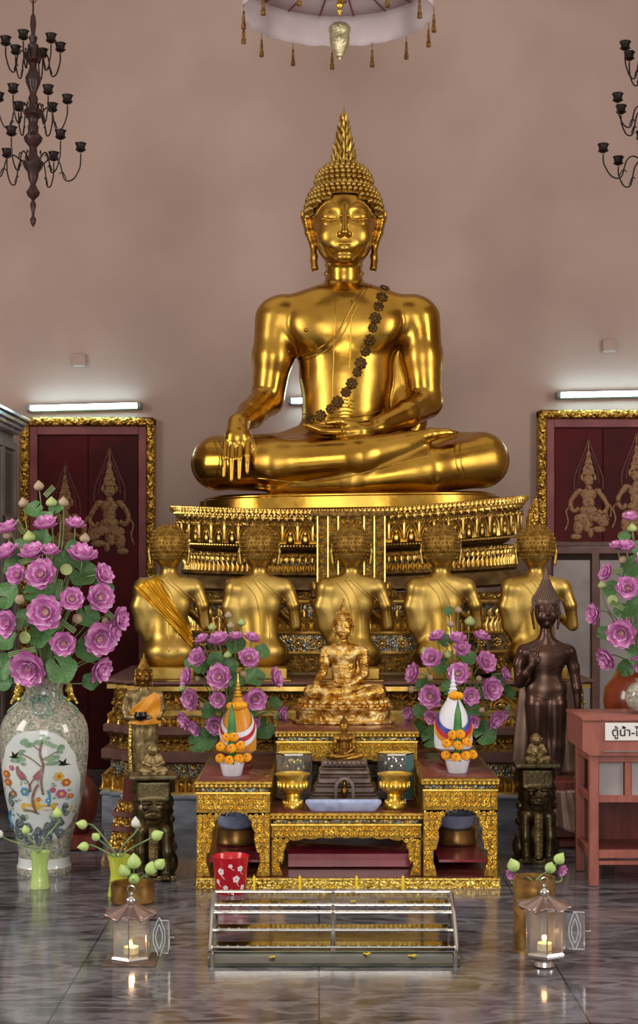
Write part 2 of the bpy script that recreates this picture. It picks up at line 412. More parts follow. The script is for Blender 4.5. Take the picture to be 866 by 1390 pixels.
# ================================================================ seated figure (units: photo pixels at its distance)
def fingers(s, base, tip, spread, n=4, r=4.2, bend=(0, 0, 0), k=2, lens=(.9, 1, .96, .8)):
    base = np.array(base, float); tip = np.array(tip, float); spread = np.array(spread, float); bend = np.array(bend, float)
    for i in range(n):
        o = spread*((i-(n-1)/2)/(n-1)); b = base+o; t = base+(tip-base)*lens[i]+o*1.05; m = (b+t)/2+bend
        s.chain([b, m, t], [r, r*.92, r*.62], k)

def seated_body():
    s = SD()
    s.ell((0, 15, 62), (92, 58, 46), 14)
    s.ell((2, 14, 112), (60, 44, 50), 14)
    s.ell((2, 12, 165), (64, 44, 55), 22)
    s.ell((0, 12, 232), (84, 46, 56), 26)
    s.cap((-80, 12, 248), (92, 12, 248), 30, 30, 18, (1, .95, 1))
    s.ell((4, 10, 262), (66, 36, 30), 18)
    s.cap((0, 12, 280), (0, 10, 330), 27, 24, 8)
    # breasts
    s.ell((-36, -21, 230), (32, 13, 26), 18); s.ell((40, -21, 230), (32, 13, 26), 18)
    s.ell((0, 11, 306), (28.5, 28.5, 4.5), 3); s.ell((0, 10.5, 318), (27, 27, 4.5), 3)
    # thighs and knees
    s.cap((-40, 20, 46), (-168, -42, 42), 44, 36, 16)
    s.cap((40, 20, 46), (182, -42, 46), 44, 37, 16)
    # shins
    s.chain([(-170, -52, 40), (-90, -88, 38), (20, -98, 46), (96, -92, 66)], [35, 31, 26, 15], 8)
    s.chain([(184, -50, 44), (110, -86, 30), (10, -96, 14), (-96, -92, 6)], [36, 31, 18, 8], 7)
    s.ell((0, -30, 50), (130, 60, 34), 14)
    # foot sole up
    s.chain([(88, -96, 68), (112, -98, 75), (134, -94, 78)], [12, 9.5, 7], 5, (1, 1, 1.2))
    fingers(s, (132, -92, 78), (148, -88, 79), (0, 12, 2), 4, 3, k=2)
    # left hand foot tip
    s.chain([(-90, -92, 6), (-112, -90, 7)], [9, 5], 4)
    # arm on the image left
    s.cap((-93, 8, 243), (-98, 4, 190), 29.5, 27, 10)
    s.cap((-98, 4, 190), (-105, 4, 132), 27.5, 22, 8)
    s.chain([(-106, 4, 132), (-126, -36, 108), (-141, -84, 88)], [22, 18.5, 12.5], 6)
    s.chain([(-141, -86, 90), (-142, -103, 70)], [14, 16], 5, (1, 1.7, 1))
    fingers(s, (-142, -106, 62), (-143, -116, 13), (29, 0, 0), 4, 4.7, (0, -4, 4), 1.5)
    s.chain([(-130, -98, 76), (-120, -102, 58), (-118, -104, 40)], [6, 5, 3.5], 3)
    # arm on the image right
    s.cap((103, 8, 243), (108, 6, 190), 29.5, 27, 10)
    s.cap((108, 6, 190), (112, 4, 130), 27.5, 23, 8)
    s.chain([(112, 4, 128), (84, -34, 108), (44, -72, 88)], [23, 19, 13], 6)
    s.chain([(44, -74, 86), (18, -88, 80), (-6, -92, 78)], [13, 15, 13], 5, (1, 1, 1.8))
    fingers(s, (-8, -93, 78), (-54, -96, 87), (0, 22, 0), 4, 4.6, (0, 0, -4), 1.5)
    s.chain([(14, -94, 86), (-8, -100, 92), (-24, -102, 90)], [6, 5, 3.5], 3)
    # robe fold behind the arm
    s.ell((76, 26, 150), (24, 10, 66), 7)
    s.ell((90, 22, 110), (26, 14, 40), 7)
    P, F = s.build(1.9)
    T = bvh(P, F); mb = MB()
    # robe edges
    ray_tube(mb, T, [(32, 292), (8, 250), (-12, 214), (-38, 196), (-64, 190), (-76, 196)], 1.5, -.2)
    ray_tube(mb, T, [(36, 290), (13, 246), (-8, 208), (-36, 189), (-66, 183)], 1.1, -.2)
    ray_tube(mb, T, [(-12, 262), (-14, 200), (-16, 150), (-16, 118)], .9, -.2)
    ray_tube(mb, T, [(10, 262), (8, 200), (6, 150), (6, 118)], 1.3, -.2)
    ray_tube(mb, T, [(-60, 104), (-30, 97), (0, 96), (30, 100), (52, 108)], 1.5, -.2)
    ray_tube(mb, T, [(-56, 112), (-30, 105), (0, 104), (30, 108), (52, 116)], 1.2, -.2)
    for q in range(5): ray_tube(mb, T, [(-10+q%2*3, 126-q*5), (0, 128-q*5), (14-q%2*3, 126-q*5)], 1.2, -.1)
    for dx in (0, 7): ray_tube(mb, T, [(150+dx, 78), (143+dx, 55), (146+dx, 32), (156+dx, 18)], 1.2, -.2)
    for dx in (0, 7): ray_tube(mb, T, [(-166-dx, 68), (-158-dx, 45), (-162-dx, 22)], 1.2, -.2)
    ray_tube(mb, T, [(-120, 18), (-60, 12), (0, 18), (60, 34), (110, 46)], 1.2, -.2)
    for sx in (-52, 0):
        p = proj(T, sx, 222)
        if p and sx: mb.sph(p, 3, 8, 5)
    # flank lotus of the ear lobes handled by head
    P2 = np.concatenate([P, np.array(mb.v)]); 
    return P, F, T, mb

def head_face(z0=362, wide=1.0):
    s = SD()
    s.ell((0, -3, z0+6), (42*wide, 44, 52), 6)
    s.ell((0, -6, z0-18), (33*wide, 36, 33), 12)
    s.ell((0, 8, z0+20), (46*wide, 48, 46), 8)
    s.cap((0, 6, z0-62), (0, 4, z0-20), 24, 24, 6)
    s.ell((0, -32, z0-42), (12, 9, 7), 6)                    # chin
    for q in (-1, 1):
        s.ell((q*21, -27, z0-12), (15, 14, 17), 9)             # cheeks
        s.ell((q*19, -48, z0+12), (15, 8, 11), 5, sub=True)      # socket
        s.ell((q*18.5, -34.5, z0+13), (13, 7.5, 9), 2.5)           # lid
        s.chain([(q*7, -42, z0+8.5), (q*18, -41.5, z0+6), (q*30, -36, z0+10)], [1.2, 1.4, 1.1], .8, sub=True)
        s.ell((q*18.5, -35, z0+3), (12, 6, 3.4), 2)
        s.ell((q*5.8, -48, z0-14), (4.4, 5, 4), 1.5)
        s.chain([(q*47, 8, z0+26), (q*52, 11, z0+18), (q*49, 9, z0), (q*43, 6, z0-18), (q*41, 4, z0-34), (q*41, 2, z0-50)], [5, 6, 5, 4.2, 4.8, 4.8], 3, (1, .55, 1))
        s.chain([(q*43, 4, z0-40), (q*38, 2, z0-50)], [4, 3], 2, (1, .6, 1))
        s.chain([(q*56, 12, z0+30), (q*58, 13, z0+22)], [3, 2], 2)
    s.chain([(0, -41, z0+26), (0, -48, z0+4), (0, -54.5, z0-12)], [3.2, 3.4, 5], 2.5)
    # mouth
    s.ell((0, -37, z0-27), (16, 7, 8), 6)
    s.chain([(-15, -37.5, z0-24), (-6, -43, z0-25), (0, -43.8, z0-26), (6, -43, z0-25), (15, -37.5, z0-24)], [1.2, 2.3, 2.1, 2.3, 1.2], 1.4)
    s.chain([(-11, -38, z0-29.5), (0, -42, z0-31.5), (11, -38, z0-29.5)], [1.5, 3.1, 1.5], 1.4)
    P, F = s.build(1.0); T = bvh(P, F); mb = MB()
    for q in (-1, 1):
        ray_tube(mb, T, [(q*4, z0+10), (q*7, z0+24), (q*18, z0+32), (q*31, z0+27), (q*39, z0+14)], 1.5, .1, k=4)
        ray_tube(mb, T, [(q*7, z0+9.5), (q*18, z0+9), (q*30, z0+11.5)], .8, .1, k=4)
    return P, F, T, mb

def curls(mb, fn, size, rows, face=True, z0=362):
    pass
def hair_mesh(z0=362, hairline=True, spike=True, back=False, cone=0):
    """snail-curled cap with top knot"""
    mb = MB()
    c1, r1 = (0, 10, z0+28), (52, 52, 50)
    c2, r2 = (0, 10, z0+66), (38, 37, 31)
    def hl(x, y): return z0+47-.011*x*x if y < 18 else z0-24
    mb.sph(c1, tuple(k*.97 for k in r1), 32, 18); mb.sph(c2, tuple(k*.96 for k in r2), 24, 14)
    # trim cap below the hairline at the front
    keep = []
    for f in mb.f:
        cc = [sum(mb.v[i][a] for i in f)/len(f) for a in range(3)]
        if cc[2] > hl(cc[0], cc[1])-2: keep.append(f)
    mb.f = keep; mb.mi = [0]*len(keep)
    for (c, r, n) in ((c1, r1, 20), (c2, r2, 13)):
        for i in range(n+1):
            t = PI*i/n; m = max(1, int(round(2*PI*math.sin(t)*r[0]/(7.6))))
            for j in range(m):
                a = 2*PI*(j+.5*(i % 2))/m
                d = (math.sin(t)*math.cos(a), math.sin(t)*math.sin(a), math.cos(t))
                p = [c[k]+r[k]*d[k] for k in range(3)]
                if p[2] < hl(p[0], p[1]): continue
                if c is c1 and p[2] > z0+70: continue
                if c is c2 and p[2] < z0+58: continue
                nrm = Vector([d[k]/r[k] for k in range(3)]).normalized()
                T = Matrix.Translation(p) @ nrm.to_track_quat('Z', 'Y').to_matrix().to_4x4()
                mb.T = T; mb.lathe([(3.9, -2), (3.9, 1), (2.6, 3.4), (.6, 4.6)], n=7); mb.T = None
    # band round the brow
    return mb
def flame_mesh(z0=455):
    mb = MB()
    mb.lathe([(11, -4), (14, 4), (13, 13), (8.5, 30), (4.5, 52), (2, 68), (.5, 82)], (0, 10, z0), 12)
    for ring in range(8):
        z = z0+4+ring*8.6; r = 14-ring*1.55; n = max(5, 11-ring)
        for j in range(n):
            a = 2*PI*(j+.5*(ring % 2))/n-PI/2
            p = Vector((r*math.cos(a), 10+r*math.sin(a), z)); up = Vector((math.cos(a)*.35, math.sin(a)*.35, 1)).normalized()
            mb.T = Matrix.Translation(p) @ up.to_track_quat('Z', 'Y').to_matrix().to_4x4()
            h = 13-ring*.7; mb.lathe([(2, -4), (2.5, 1), (1.7, h*.6), (.2, h)], n=5); mb.T = None
    # front swirl
    pts = [(8*(1-t)*math.cos(t*9), -5.5, z0+8+9*(1-t)*math.sin(t*9)) for t in np.linspace(0, .95, 22)]
    mb.tube(pts, 1.6, 5)
    return mb

def join_np(P, F, mb):
    n = len(P); V = list(map(tuple, P))+list(mb.v)
    Fc = [tuple(f) for f in F]+[tuple(i+n for i in f) for f in mb.f]
    return V, Fc
def raw(name, V, Fc, m, scale):
    me = bpy.data.meshes.new(name); me.from_pydata([(a*scale, b*scale, c*scale) for a, b, c in V], [], Fc)
    me.materials.append(m); me.polygons.foreach_set('use_smooth', [True]*len(me.polygons)); me.update(); return me
def scaled(mb, k, off=(0, 0, 0)):
    mb.v = [((a+off[0])*k, (b+off[1])*k, (c+off[2])*k) for a, b, c in mb.v]; return mb

BODY = seated_body(); HEAD = head_face(); 
V1, F1 = join_np(BODY[0], BODY[1], BODY[3]); V2, F2 = join_np(HEAD[0], HEAD[1], HEAD[3])
nb = len(V1); VB = V1+V2; FB = F1+[tuple(i+nb for i in f) for f in F2]

# ---------------------------------------------------------------- the great seated image
UG = 10.2/FP*.989
G0 = Vector((X(467, 10.2), 10.2, 1.998))
great = thing('seated_buddha_statue', 'great polished gold seated Buddha statue, touching the earth, on top of the tall pedestal', 'statue', G0)
part('body', raw('great_body', VB, FB, M['gold'], UG), None, great)
part('curled_hair', scaled(hair_mesh(), UG), M['gold2'], great, 60)
part('flame_finial', scaled(flame_mesh(), UG), M['gold2'], great, 50)

# rosette garland draped over the shoulder: follows the chest
TB = BODY[2]
gar = thing('rosette_garland', 'garland of dark metal rosettes slung over the shoulder of the great gold Buddha', 'garland', G0)
gpath = smooth_path([(57, 0, 300), (55, 0, 280), (47, 0, 256), (40, 0, 232), (33, 0, 206), (24, 0, 182), (14, 0, 158), (2, 0, 138), (-14, 0, 120), (-30, 0, 108), (-50, 0, 103), (-68, 0, 108)], 10)
acc = 99; prev = None; gi = 0; sizes = [6.6, 8.0, 7.2, 8.4]
def rosette_mb(r):
    m_ = MB(); m_.lathe([(r, -1), (r, .4), (r*.75, 1.6), (r*.45, 1.4), (r*.3, 2.6), (.2, 3)], n=16, mod=lambda a, i, z: 1+.10*math.cos(8*a) if i < 3 else 1)
    for j in range(8):
        a = 2*PI*j/8; m_.sph((r*.66*math.cos(a), r*.66*math.sin(a), 1.6), r*.17, 6, 4)
    return m_
for p in gpath:
    if prev is not None: acc += math.hypot(p.x-prev.x, p.z-prev.z)
    prev = p; r = sizes[gi % 4]
    if acc >= r*1.9:
        q = proj(TB, p.x, p.z, 1.2)
        if q is None: continue
        h = TB.find_nearest(q); nn = h[1] if h[1] is not None else Vector((0, -1, 0))
        if (q-h[0]).dot(nn) < 0: nn = -nn
        mb = rosette_mb(r); o = part('rosette', scaled(mb, UG), M['rosette'], gar, 30)
        o.matrix_local = Matrix.Translation(q*UG) @ nn.to_track_quat('Z', 'Y').to_matrix().to_4x4()
        acc = 0; gi += 1

# golden seat slab
slab = MB(); rows = []
def slab_pt(a, hw, dp, z):
    c_, s_ = math.cos(a), math.sin(a)
    return (hw*abs(c_)**.7*(1 if c_ > 0 else -1), -dp*abs(s_)**.75*(1 if s_ > 0 else -1), z)
for hw, dp, z in ((.93, .55, 0), (.97, .59, .004), (.985, .6, .02), (.985, .6, .088), (.96, .58, .098), (.96, .58, .104), (.93, .55, .118)):
    rows.append([slab_pt(2*PI*j/72, hw, dp, z) for j in range(72)])
slab.loft(rows, True, True, True)
so = solo('lotus_seat_slab', slab, M['gold'], 'smooth gold oval slab directly beneath the great gold Buddha', 'statue base', (X(475, 10.1), 10.22, 1.878), 0, None, 30)
so.rotation_euler = (0, -math.radians(.9), 0)

# ---------------------------------------------------------------- five disciples seen from the back
def disciple_body():
    s = SD()
    s.ell((0, 2, 18), (37, 28, 24), 8); s.cap((-18, 8, 12), (-30, 24, 10), 16, 12, 8); s.cap((18, 8, 12), (30, 24, 10), 16, 12, 8)
    s.ell((-2, 2, 45), (27, 19, 30), 10); s.ell((-3, 2, 84), (33, 18, 36), 10)
    s.cap((-33, 2, 106), (33, 2, 106), 13, 13, 10)
    s.ell((0, 1, 114), (26, 12, 10), 8)
    s.cap((0, 2, 112), (0, 3, 142), 11.5, 11, 7)
    # robed arm (image left): filled to the flank
    s.chain([(-36, 2, 104), (-40, 1, 80), (-37, 6, 54)], [11, 10, 9], 9)
    s.ell((-30, 3, 66), (13, 12, 34), 8)
    s.chain([(-37, 8, 54), (-22, 30, 70), (-6, 34, 82)], [9, 6, 5], 3)
    # bare arm (image right)
    s.chain([(37, 2, 105), (46, 1, 82), (50, 4, 54)], [10.5, 8.6, 7.4], 3)
    s.chain([(49, 8, 54), (32, 32, 68), (6, 36, 82)], [7, 5.5, 4.5], 2)
    s.chain([(-3, 35, 80), (-2, 35, 104)], [5, 3], 2); s.chain([(4, 35, 80), (3, 35, 104)], [5, 3], 2)
    # head
    s.ell((0, 2, 160), (23, 24, 28), 5)
    for q in (-1, 1): s.chain([(q*25, 4, 166), (q*27, 5, 154), (q*25, 5, 138)], [3, 2.6, 2.6], 1.5)
    P, F = s.build(1.25); T = bvh(P, F); mb = MB()
    ray_tube(mb, T, [(-3, 122), (10, 110), (26, 97), (36, 88)], .8, -.1)
    ray_tube(mb, T, [(-6, 120), (8, 106), (24, 93), (35, 84)], .8, -.1)
    ray_tube(mb, T, [(-20, 112), (-6, 96), (0, 74), (2, 50), (3, 20)], .9, -.1)
    ray_tube(mb, T, [(-8, 116), (6, 96), (12, 74), (14, 50), (14, 20)], .9, -.1)
    return P, F, T, mb
# ray_tube from the back: figure faces +Y so its back is already on the -Y side
DB = disciple_body(); VD, FD = join_np(DB[0], DB[1], DB[3]); UD = 9.35/FP
dm = raw('disciple_body', VD, FD, M['gold2'], UD)
hm = MB(); hm.sph((0, 3, 164), (26.5, 27, 27.5), 30, 20)
for i in range(1, 15):
    t = PI*i/15; m_ = int(2*PI*math.sin(t)*26/5)
    for j in range(m_):
        a = 2*PI*(j+.5*(i % 2))/m_; d = Vector((math.sin(t)*math.cos(a), math.sin(t)*math.sin(a), -math.cos(t)))
        p = (26.3*d.x, 3+26.8*d.y, 164+27.3*d.z)
        if p[2] < 139: continue
        hm.sph(p, (1.9, 1.9, 1.9), 5, 4)
hmesh = scaled(hm, UD).mesh('disciple_hair', M['golddark'], 180)
plinth_mb = MB(); plinth_mb.box((0, -.02, -.037), (.34, .34, .07), bev=.006); plinth_mb.box((0, -.02, -.078), (.38, .38, .012))
plm = plinth_mb.mesh('seat_block', M['gold2'], 30)
xs5 = [229, 352, 477, 599, 728]
dlab = ['gold disciple statue seen from behind, draped in gold satin cloth, leftmost of five',
        'gold disciple statue seen from behind, second of five, above the left bouquet',
        'gold disciple statue seen from behind, middle one of the five',
        'gold disciple statue seen from behind, fourth of five, above the right bouquet',
        'gold disciple statue seen from behind, rightmost, behind the dark standing Buddha']
first = None
for i, px in enumerate(xs5):
    loc = (X(px, 9.35), 9.35, .928)
    if i == 0:
        first = thing('disciple_statue', dlab[0], 'statue', loc, 0, 'five kneeling gold disciple statues')
        part('body', dm, None, first); part('curled_hair', hmesh, None, first); part('seat_block', plm, None, first)
    else: dup(first, loc, dlab[i], (0, .02, -.03, .02, -.04)[i])
# satin cloth worn by the first one: shell offset of the torso cut by a diagonal
TD = DB[2]; cl = MB()
def clothpt(u, v):
    # u across the band, v along it from left shoulder to right hip
    ax, az = -30+v*62, 122-v*98           # centre line of lower edge
    cx_ = -46+v*80; cz_ = 108-v*84
    px_ = -14+v*44; pz_ = 122-v*72
    x = cx_*(1-u)+px_*u; z = cz_*(1-u)+pz_*u
    if v < .35 and u < .3: x = max(x, -48)
    h = proj(TD, max(min(x, 44), -46), z, 1.6)
    y = h.y if h is not None else 4
    y += 1.6*math.sin(u*17+v*3.2)+1.0*math.sin(u*31-v*5)-1.6
    return (x, y, z)
cl.grid(clothpt, 44, 50)
for f in list(cl.f): pass
co = scaled(cl, UD)
cme = co.mesh('satin_cloth', M['satin'], 180)
cob = part('satin_cloth', cme, None, first, label='gold satin cloth draped diagonally across the back')
sm = cob.modifiers.new('solid', 'SOLIDIFY'); sm.thickness = .006

# ---------------------------------------------------------------- gold-leafed Buddha on the high table
def seated_copy(name, label, D, px, z0, unit_px, m, hairm, finial=True):
    u = D/FP*unit_px
    r = thing(name, label, 'statue', (X(px, D), D, z0))
    part('body', raw(name+'_body', VB, FB, m, u), None, r)
    part('curled_hair', scaled(hair_mesh(), u), hairm, r, 60)
    part('flame_finial', scaled(flame_mesh(), u), hairm, r, 50)
    return r
# ---------------------------------------------------------------- standing dark bronze Buddha (right)
def standing():
    s = SD()
    s.ell((0, 2, 30), (25, 15, 40), 8); s.ell((0, 0, 100), (27, 15, 40), 14)
    s.chain([(-9, 0, 4), (-12, 0, 40), (-12, 0, 96)], [12, 13, 17], 4); s.chain([(9, 0, 4), (12, 0, 40), (12, 0, 96)], [12, 13, 17], 4)
    s.ell((0, 0, 118), (28, 15, 18), 8); s.ell((0, 0, 140), (21, 12.5, 20), 8); s.ell((0, 0, 158), (28, 15, 22), 8)
    s.cap((-28, 0, 167), (28, 0, 167), 9.5, 9.5, 9); s.cap((0, 0, 172), (0, 0, 196), 9, 8.5, 6)
    for q in (-1, 1): s.cap((0, 1, 183), (q*27, 0, 170), 7, 6, 8)
    # raised hand side (image left)
    s.chain([(-31, 0, 166), (-36, 1, 150), (-36, -2, 126)], [9.5, 8, 7], 4); s.chain([(-36, -3, 125), (-29, -14, 138), (-22, -20, 150)], [7, 6, 4.5], 3)
    s.ell((-20, -21, 157), (6.5, 3, 8), 2); fingers(s, (-19.5, -21, 162), (-17, -22, 180), (10, 0, 0), 4, 1.7, k=.6)
    s.chain([(-14, -21, 154), (-11, -22, 161)], [2, 1.4], 1)
    # hanging arm (image right)
    s.chain([(32, 0, 166), (38, 1, 145), (42, -1, 118), (43, -3, 92)], [9.5, 7.6, 6.4, 4.4], 4)
    s.ell((43.5, -3, 84), (3.6, 3, 9), 2); fingers(s, (43.5, -3, 78), (45, -4, 58), (2, 7, 0), 4, 1.6, k=.6)
    s.ell((0, -2, 222), (15.5, 17, 21), 4); s.ell((0, -3, 213), (12, 13.5, 13), 4)
    s.chain([(0, -18, 226), (0, -20, 219)], [1.3, 2.3], 1.5)
    for q in (-1, 1):
        s.ell((q*6.6, -17, 224), (5, 3, 3), 1.2, sub=True); s.ell((q*6.6, -15, 224), (4.6, 3, 2.6), .8)
        s.ell((q*7, -12, 215), (6, 5.5, 7), 4)
        s.chain([(q*17, 2, 230), (q*19, 2, 220), (q*17, 1, 206), (q*16, 0, 199)], [2, 2, 1.8, 1.8], 1)
    s.chain([(-5, -14.5, 212.5), (0, -16.6, 212), (5, -14.5, 212.5)], [.8, 1.5, .8], .8); s.ell((0, -13, 205), (5, 4, 4), 3)
    P, F = s.build(1.0); T = bvh(P, F); mb = MB()
    for q in (-1, 1): ray_tube(mb, T, [(q*2, 225), (q*6, 231), (q*12, 229)], .6, 0, k=4)
    ray_tube(mb, T, [(0, 104), (0, 60), (0, 6)], 1.3, 0); ray_tube(mb, T, [(6, 104), (6, 60), (6, 6)], .9, 0)
    ray_tube(mb, T, [(-22, 112), (-8, 106), (8, 106), (22, 112)], 1.1, 0)
    ray_tube(mb, T, [(-20, 150), (-6, 144), (10, 148), (22, 156)], .7, 0)
    return P, F, mb
SB = standing(); VS, FS = join_np(*SB); DS = 8.5; US = DS/FP; zs = Z(1052, DS)
st = thing('standing_buddha_statue', 'tall dark bronze standing Buddha with one raised hand, on the right of the altar', 'statue', (X(741, DS), DS, zs))
part('body', raw('standing_body', VS, FS, M['bronze'], US), None, st)
hb = MB()
def cone_hair(hb, zc=233, R=18.5, seed=1):
    prof = [(R*.9, -7), (R, 0), (R*.97, 6), (R*.72, 13), (R*.5, 20), (R*.33, 28), (R*.2, 36), (R*.08, 46)]
    prof = [(R*.9, -3)]+prof[1:]
    hb.lathe(prof, (0, 1, zc), 20)
    for i in range(13):
        t = i/12; z = -6+t*36; 
        r = np.interp(z, [p[1] for p in prof], [p[0] for p in prof]); m_ = max(5, int(2*PI*r/3.1))
        for j in range(m_):
            a = 2*PI*(j+.5*(i % 2))/m_
            x_, y_ = r*math.cos(a), r*math.sin(a)
            if z < 4 and y_ < 0 and abs(x_) < 15: continue
            hb.lathe([(1.5, -1), (1.5, .5), (.2, 3)], (x_, 1+y_, zc+z), 5)
    for z in (30, 33.5, 37): hb.lathe([(R*.05, -1), (R*.3-(z-30)*.3, -.5), (R*.1, 1.5)], (0, 1, zc+z), 8)
    hb.lathe([(1.2, 40), (1.6, 42), (.7, 46), (.1, 50)], (0, 1, zc), 8)
cone_hair(hb)
part('crowned_hair', scaled(hb, US), M['bronzerobe'], st, 50)
# outer robe falling on both sides
rb = MB()
def robept(u, v):
    side = -1 if u < .5 else 1
    t = abs(u-.5)*2; z = 128*(1-v)
    xo = (33+14*v**.8) if side < 0 else (33+20*v**.7)
    x = side*(14+(xo-14)*t); y = 5+2*math.sin(t*9)*v+2*t
    return (x, y, z+(2 if t > .9 else 0))
rb.grid(robept, 28, 20)
rob = part('outer_robe', scaled(rb, US).mesh('outer_robe', M['bronzerobe'], 180), None, st)
mm = rob.modifiers.new('s', 'SOLIDIFY'); mm.thickness = .015
# its base block
bs = thing('statue_base', 'dark stepped base with draped brown cloth under the bronze standing Buddha', 'statue base', (X(744, 8.5), 8.5, 0))
b_ = MB(); 
for w, h0, h1 in ((.34, 0, .05), (.30, .05, .12), (.26, .12, .30), (.30, .30, zs-.012)): b_.box((0, 0, (h0+h1)/2), (w, .3*w/.34, h1-h0), bev=.012)
b_.box((0, 0, zs-.006), (.2, .2, .012))
part('base_block', b_, M['wooddark'], bs)
cb = MB(); cb.grid(lambda u, v: ((-.02+.2*u)+.07*v*u, -.16-.03*v+.012*math.sin(u*14), zs-.06-v*.27*(.7+.3*u)), 24, 14)
cbo = part('brown_cloth', cb, M['bronzerobe'], bs, 180); cbo.modifiers.new('s', 'SOLIDIFY').thickness = .006

# ---------------------------------------------------------------- standing statue with alms bowl (left)
def almsfig():
    s = SD()
    s.chain([(-8, 0, 6), (-9, 0, 60), (-8, 0, 84)], [10, 10, 13], 5); s.chain([(8, 0, 6), (9, 0, 60), (8, 0, 84)], [10, 10, 13], 5)
    s.ell((0, 0, 40), (17, 9, 40), 6); s.ell((0, 0, 92), (18, 11, 16), 6); s.ell((0, 0, 104), (21, 11, 16), 6)
    s.cap((-18, 0, 112), (18, 0, 112), 7, 7, 5); s.cap((0, 0, 112), (0, 0, 128), 6, 6, 4)
    s.chain([(-21, 0, 111), (-25, 0, 94), (-22, -6, 83), (-8, -14, 83)], [6.5, 5.6, 5, 3.6], 3)
    s.chain([(21, 0, 111), (24, 0, 94), (20, -6, 83), (6, -14, 83)], [6.5, 5.6, 5, 3.6], 3)
    P0 = s.build(.9); s = SD()
    s.ell((0, -2, 137), (10.5, 11.5, 14), 3)
    s.chain([(0, -12.5, 139), (0, -14.5, 134)], [.9, 1.6], 1)
    for q in (-1, 1):
        s.ell((q*4.4, -11.5, 138), (3.2, 2, 1.8), .8, sub=True); s.chain([(q*11, 1, 142), (q*12, 1, 134), (q*11, 0, 125)], [1.6, 1.5, 1.4], 1)
    s.chain([(-3.4, -10.6, 129.5), (0, -12, 129), (3.4, -10.6, 129.5)], [.5, 1, .5], .6)
    return P0+s.build(.8)
P_, F_, PH_, FH_ = almsfig(); DA = 8.3; UA = DA/FP; za = Z(1056, DA)
al = thing('alms_bowl_statue', 'small standing gilt statue holding a dark alms bowl, with an orange cloth over the shoulder', 'statue', (X(195, DA), DA, za))
part('body', npmesh('alms_body', P_, F_, M['lionlight'], UA), None, al)
part('head', npmesh('alms_head', PH_, FH_, M['bronzegold'], UA), None, al, label='worn gilt head')
hh = MB(); cone_hair(hh, 0, 11)
hh.v = [(a*(1 if c < 6 else .75), b+.5, c*.52+145) for a, b, c in hh.v]
part('crowned_hair', scaled(hh, UA), M['golddark'], al, 50)
bw = MB(); bw.lathe([(3, 0), (8, 3), (9.5, 7), (8, 11), (7.5, 12.5), (6.5, 12)], (-2, -17, 79), 18)
part('alms_bowl', scaled(bw, UA), M['black'], al, 40, 'black alms bowl')
sc = MB()
def sash(u, v):
    a = -.2+u*3.5          # around the torso front
    z = 118-u*2-v*42*(.55+.45*u) if False else 0
    x = -17+u*41; zz = (96+18*u)*(1-v)+ (76+2*u)*v if u < .5 else 0
    top = 92+25*min(1, u*1.25)**.8-14*max(0, u-.8); bot = 75-2*math.sin(u*PI)
    z = top*(1-v)+bot*v; y = -15.5*math.sqrt(max(.02, 1-((x-1)/27)**2))-1.2*math.sin(v*12+u*6)*.6
    return (x, y, z)
sc.grid(sash, 26, 20)
so2 = part('orange_cloth', scaled(sc, UA), M['orange'], al, 180); so2.modifiers.new('s', 'SOLIDIFY').thickness = .008
sp = MB(); sp.tube([(-17, -10, 78), (-18, -11, 40), (-16, -12, 4), (-15, -12, 1)], [2, 2.2, 2.6, 3], 6, .6)
part('gilt_sash', scaled(sp, UA), M['carvedbright'], al)
ab = thing('hexagonal_plinth', 'hexagonal stepped brown lacquer base with gold bands, under the alms bowl statue', 'statue base', (X(192, 8.3), 8.3, 0))
m1 = MB(); m2 = MB(); zz = 0
rr_ = [(.215, .03), (.2, .045), (.18, .05), (.19, .025), (.165, .05), (.175, .025), (.145, .05)]
for r, h in rr_:
    (m1 if h < .04 else m2).lathe([(r*1.0, zz), (r*.94, zz+h)], n=6, rot=PI/6); zz += h
m1.lathe([(.11, zz), (.10, za)], n=6, rot=PI/6)
part('lacquer_tiers', m1, M['wooddark'], ab, 20); part('gold_bands', m2, M['carved'], ab, 20)

# ---------------------------------------------------------------- lion pedestals with a child figure on top
def lion_sdf():
    s = SD()
    s.ell((0, 8, 52), (23, 20, 44), 10); s.ell((0, 16, 20), (28, 20, 20), 8)
    s.ell((0, -8, 76), (22, 16, 18), 8); s.ell((0, -6, 95), (25, 18, 17), 8)      # chest, head
    s.ell((0, -23, 88), (14, 9, 8), 4); s.ell((0, -20, 79), (11, 7, 4), 2)          # muzzle, jaw
    s.ell((0, -27, 84), (11, 5, 1.6), 1.5, sub=True); s.ell((0, -30, 92), (4.5, 3, 3), 2)
    for q in (-1, 1):
        s.ell((q*10, -22, 99), (4.4, 4, 4), 1.5); s.ell((q*9.5, -22, 105), (8, 4, 2.4), 2)
        s.ell((q*23, -4, 104), (5, 4, 8), 3)
        s.chain([(q*17, -12, 66), (q*18, -16, 38), (q*16, -16, 10)], [10, 7.5, 7], 4); s.ell((q*16, -21, 5), (8, 9, 5.5), 3)
        s.ell((q*24, 6, 20), (10, 14, 16), 4)
        for j in range(4): s.ell((q*(22+(j % 2)*2), -6+j*5, 92-j*12), (5.5, 6, 6), 1.5)
        for j in range(3): s.ell((q*(16+(j-1)*4.6), -29, 4), (2, 3, 3), 1)
    s.box((0, 0, 2.5), (30, 26, 3.5), 1.5, 1)
    s.box((0, 0, 120), (23, 18, 14), 3, 6); s.box((0, 0, 139), (33, 24, 3.2), 1, 1)
    s.chain([(-26, 14, 118), (-24, 10, 132)], [4, 5], 3); s.chain([(26, 14, 118), (24, 10, 132)], [4, 5], 3)
    return s.build(1.15)
LP, LF = lion_sdf(); UL = 7.55/FP
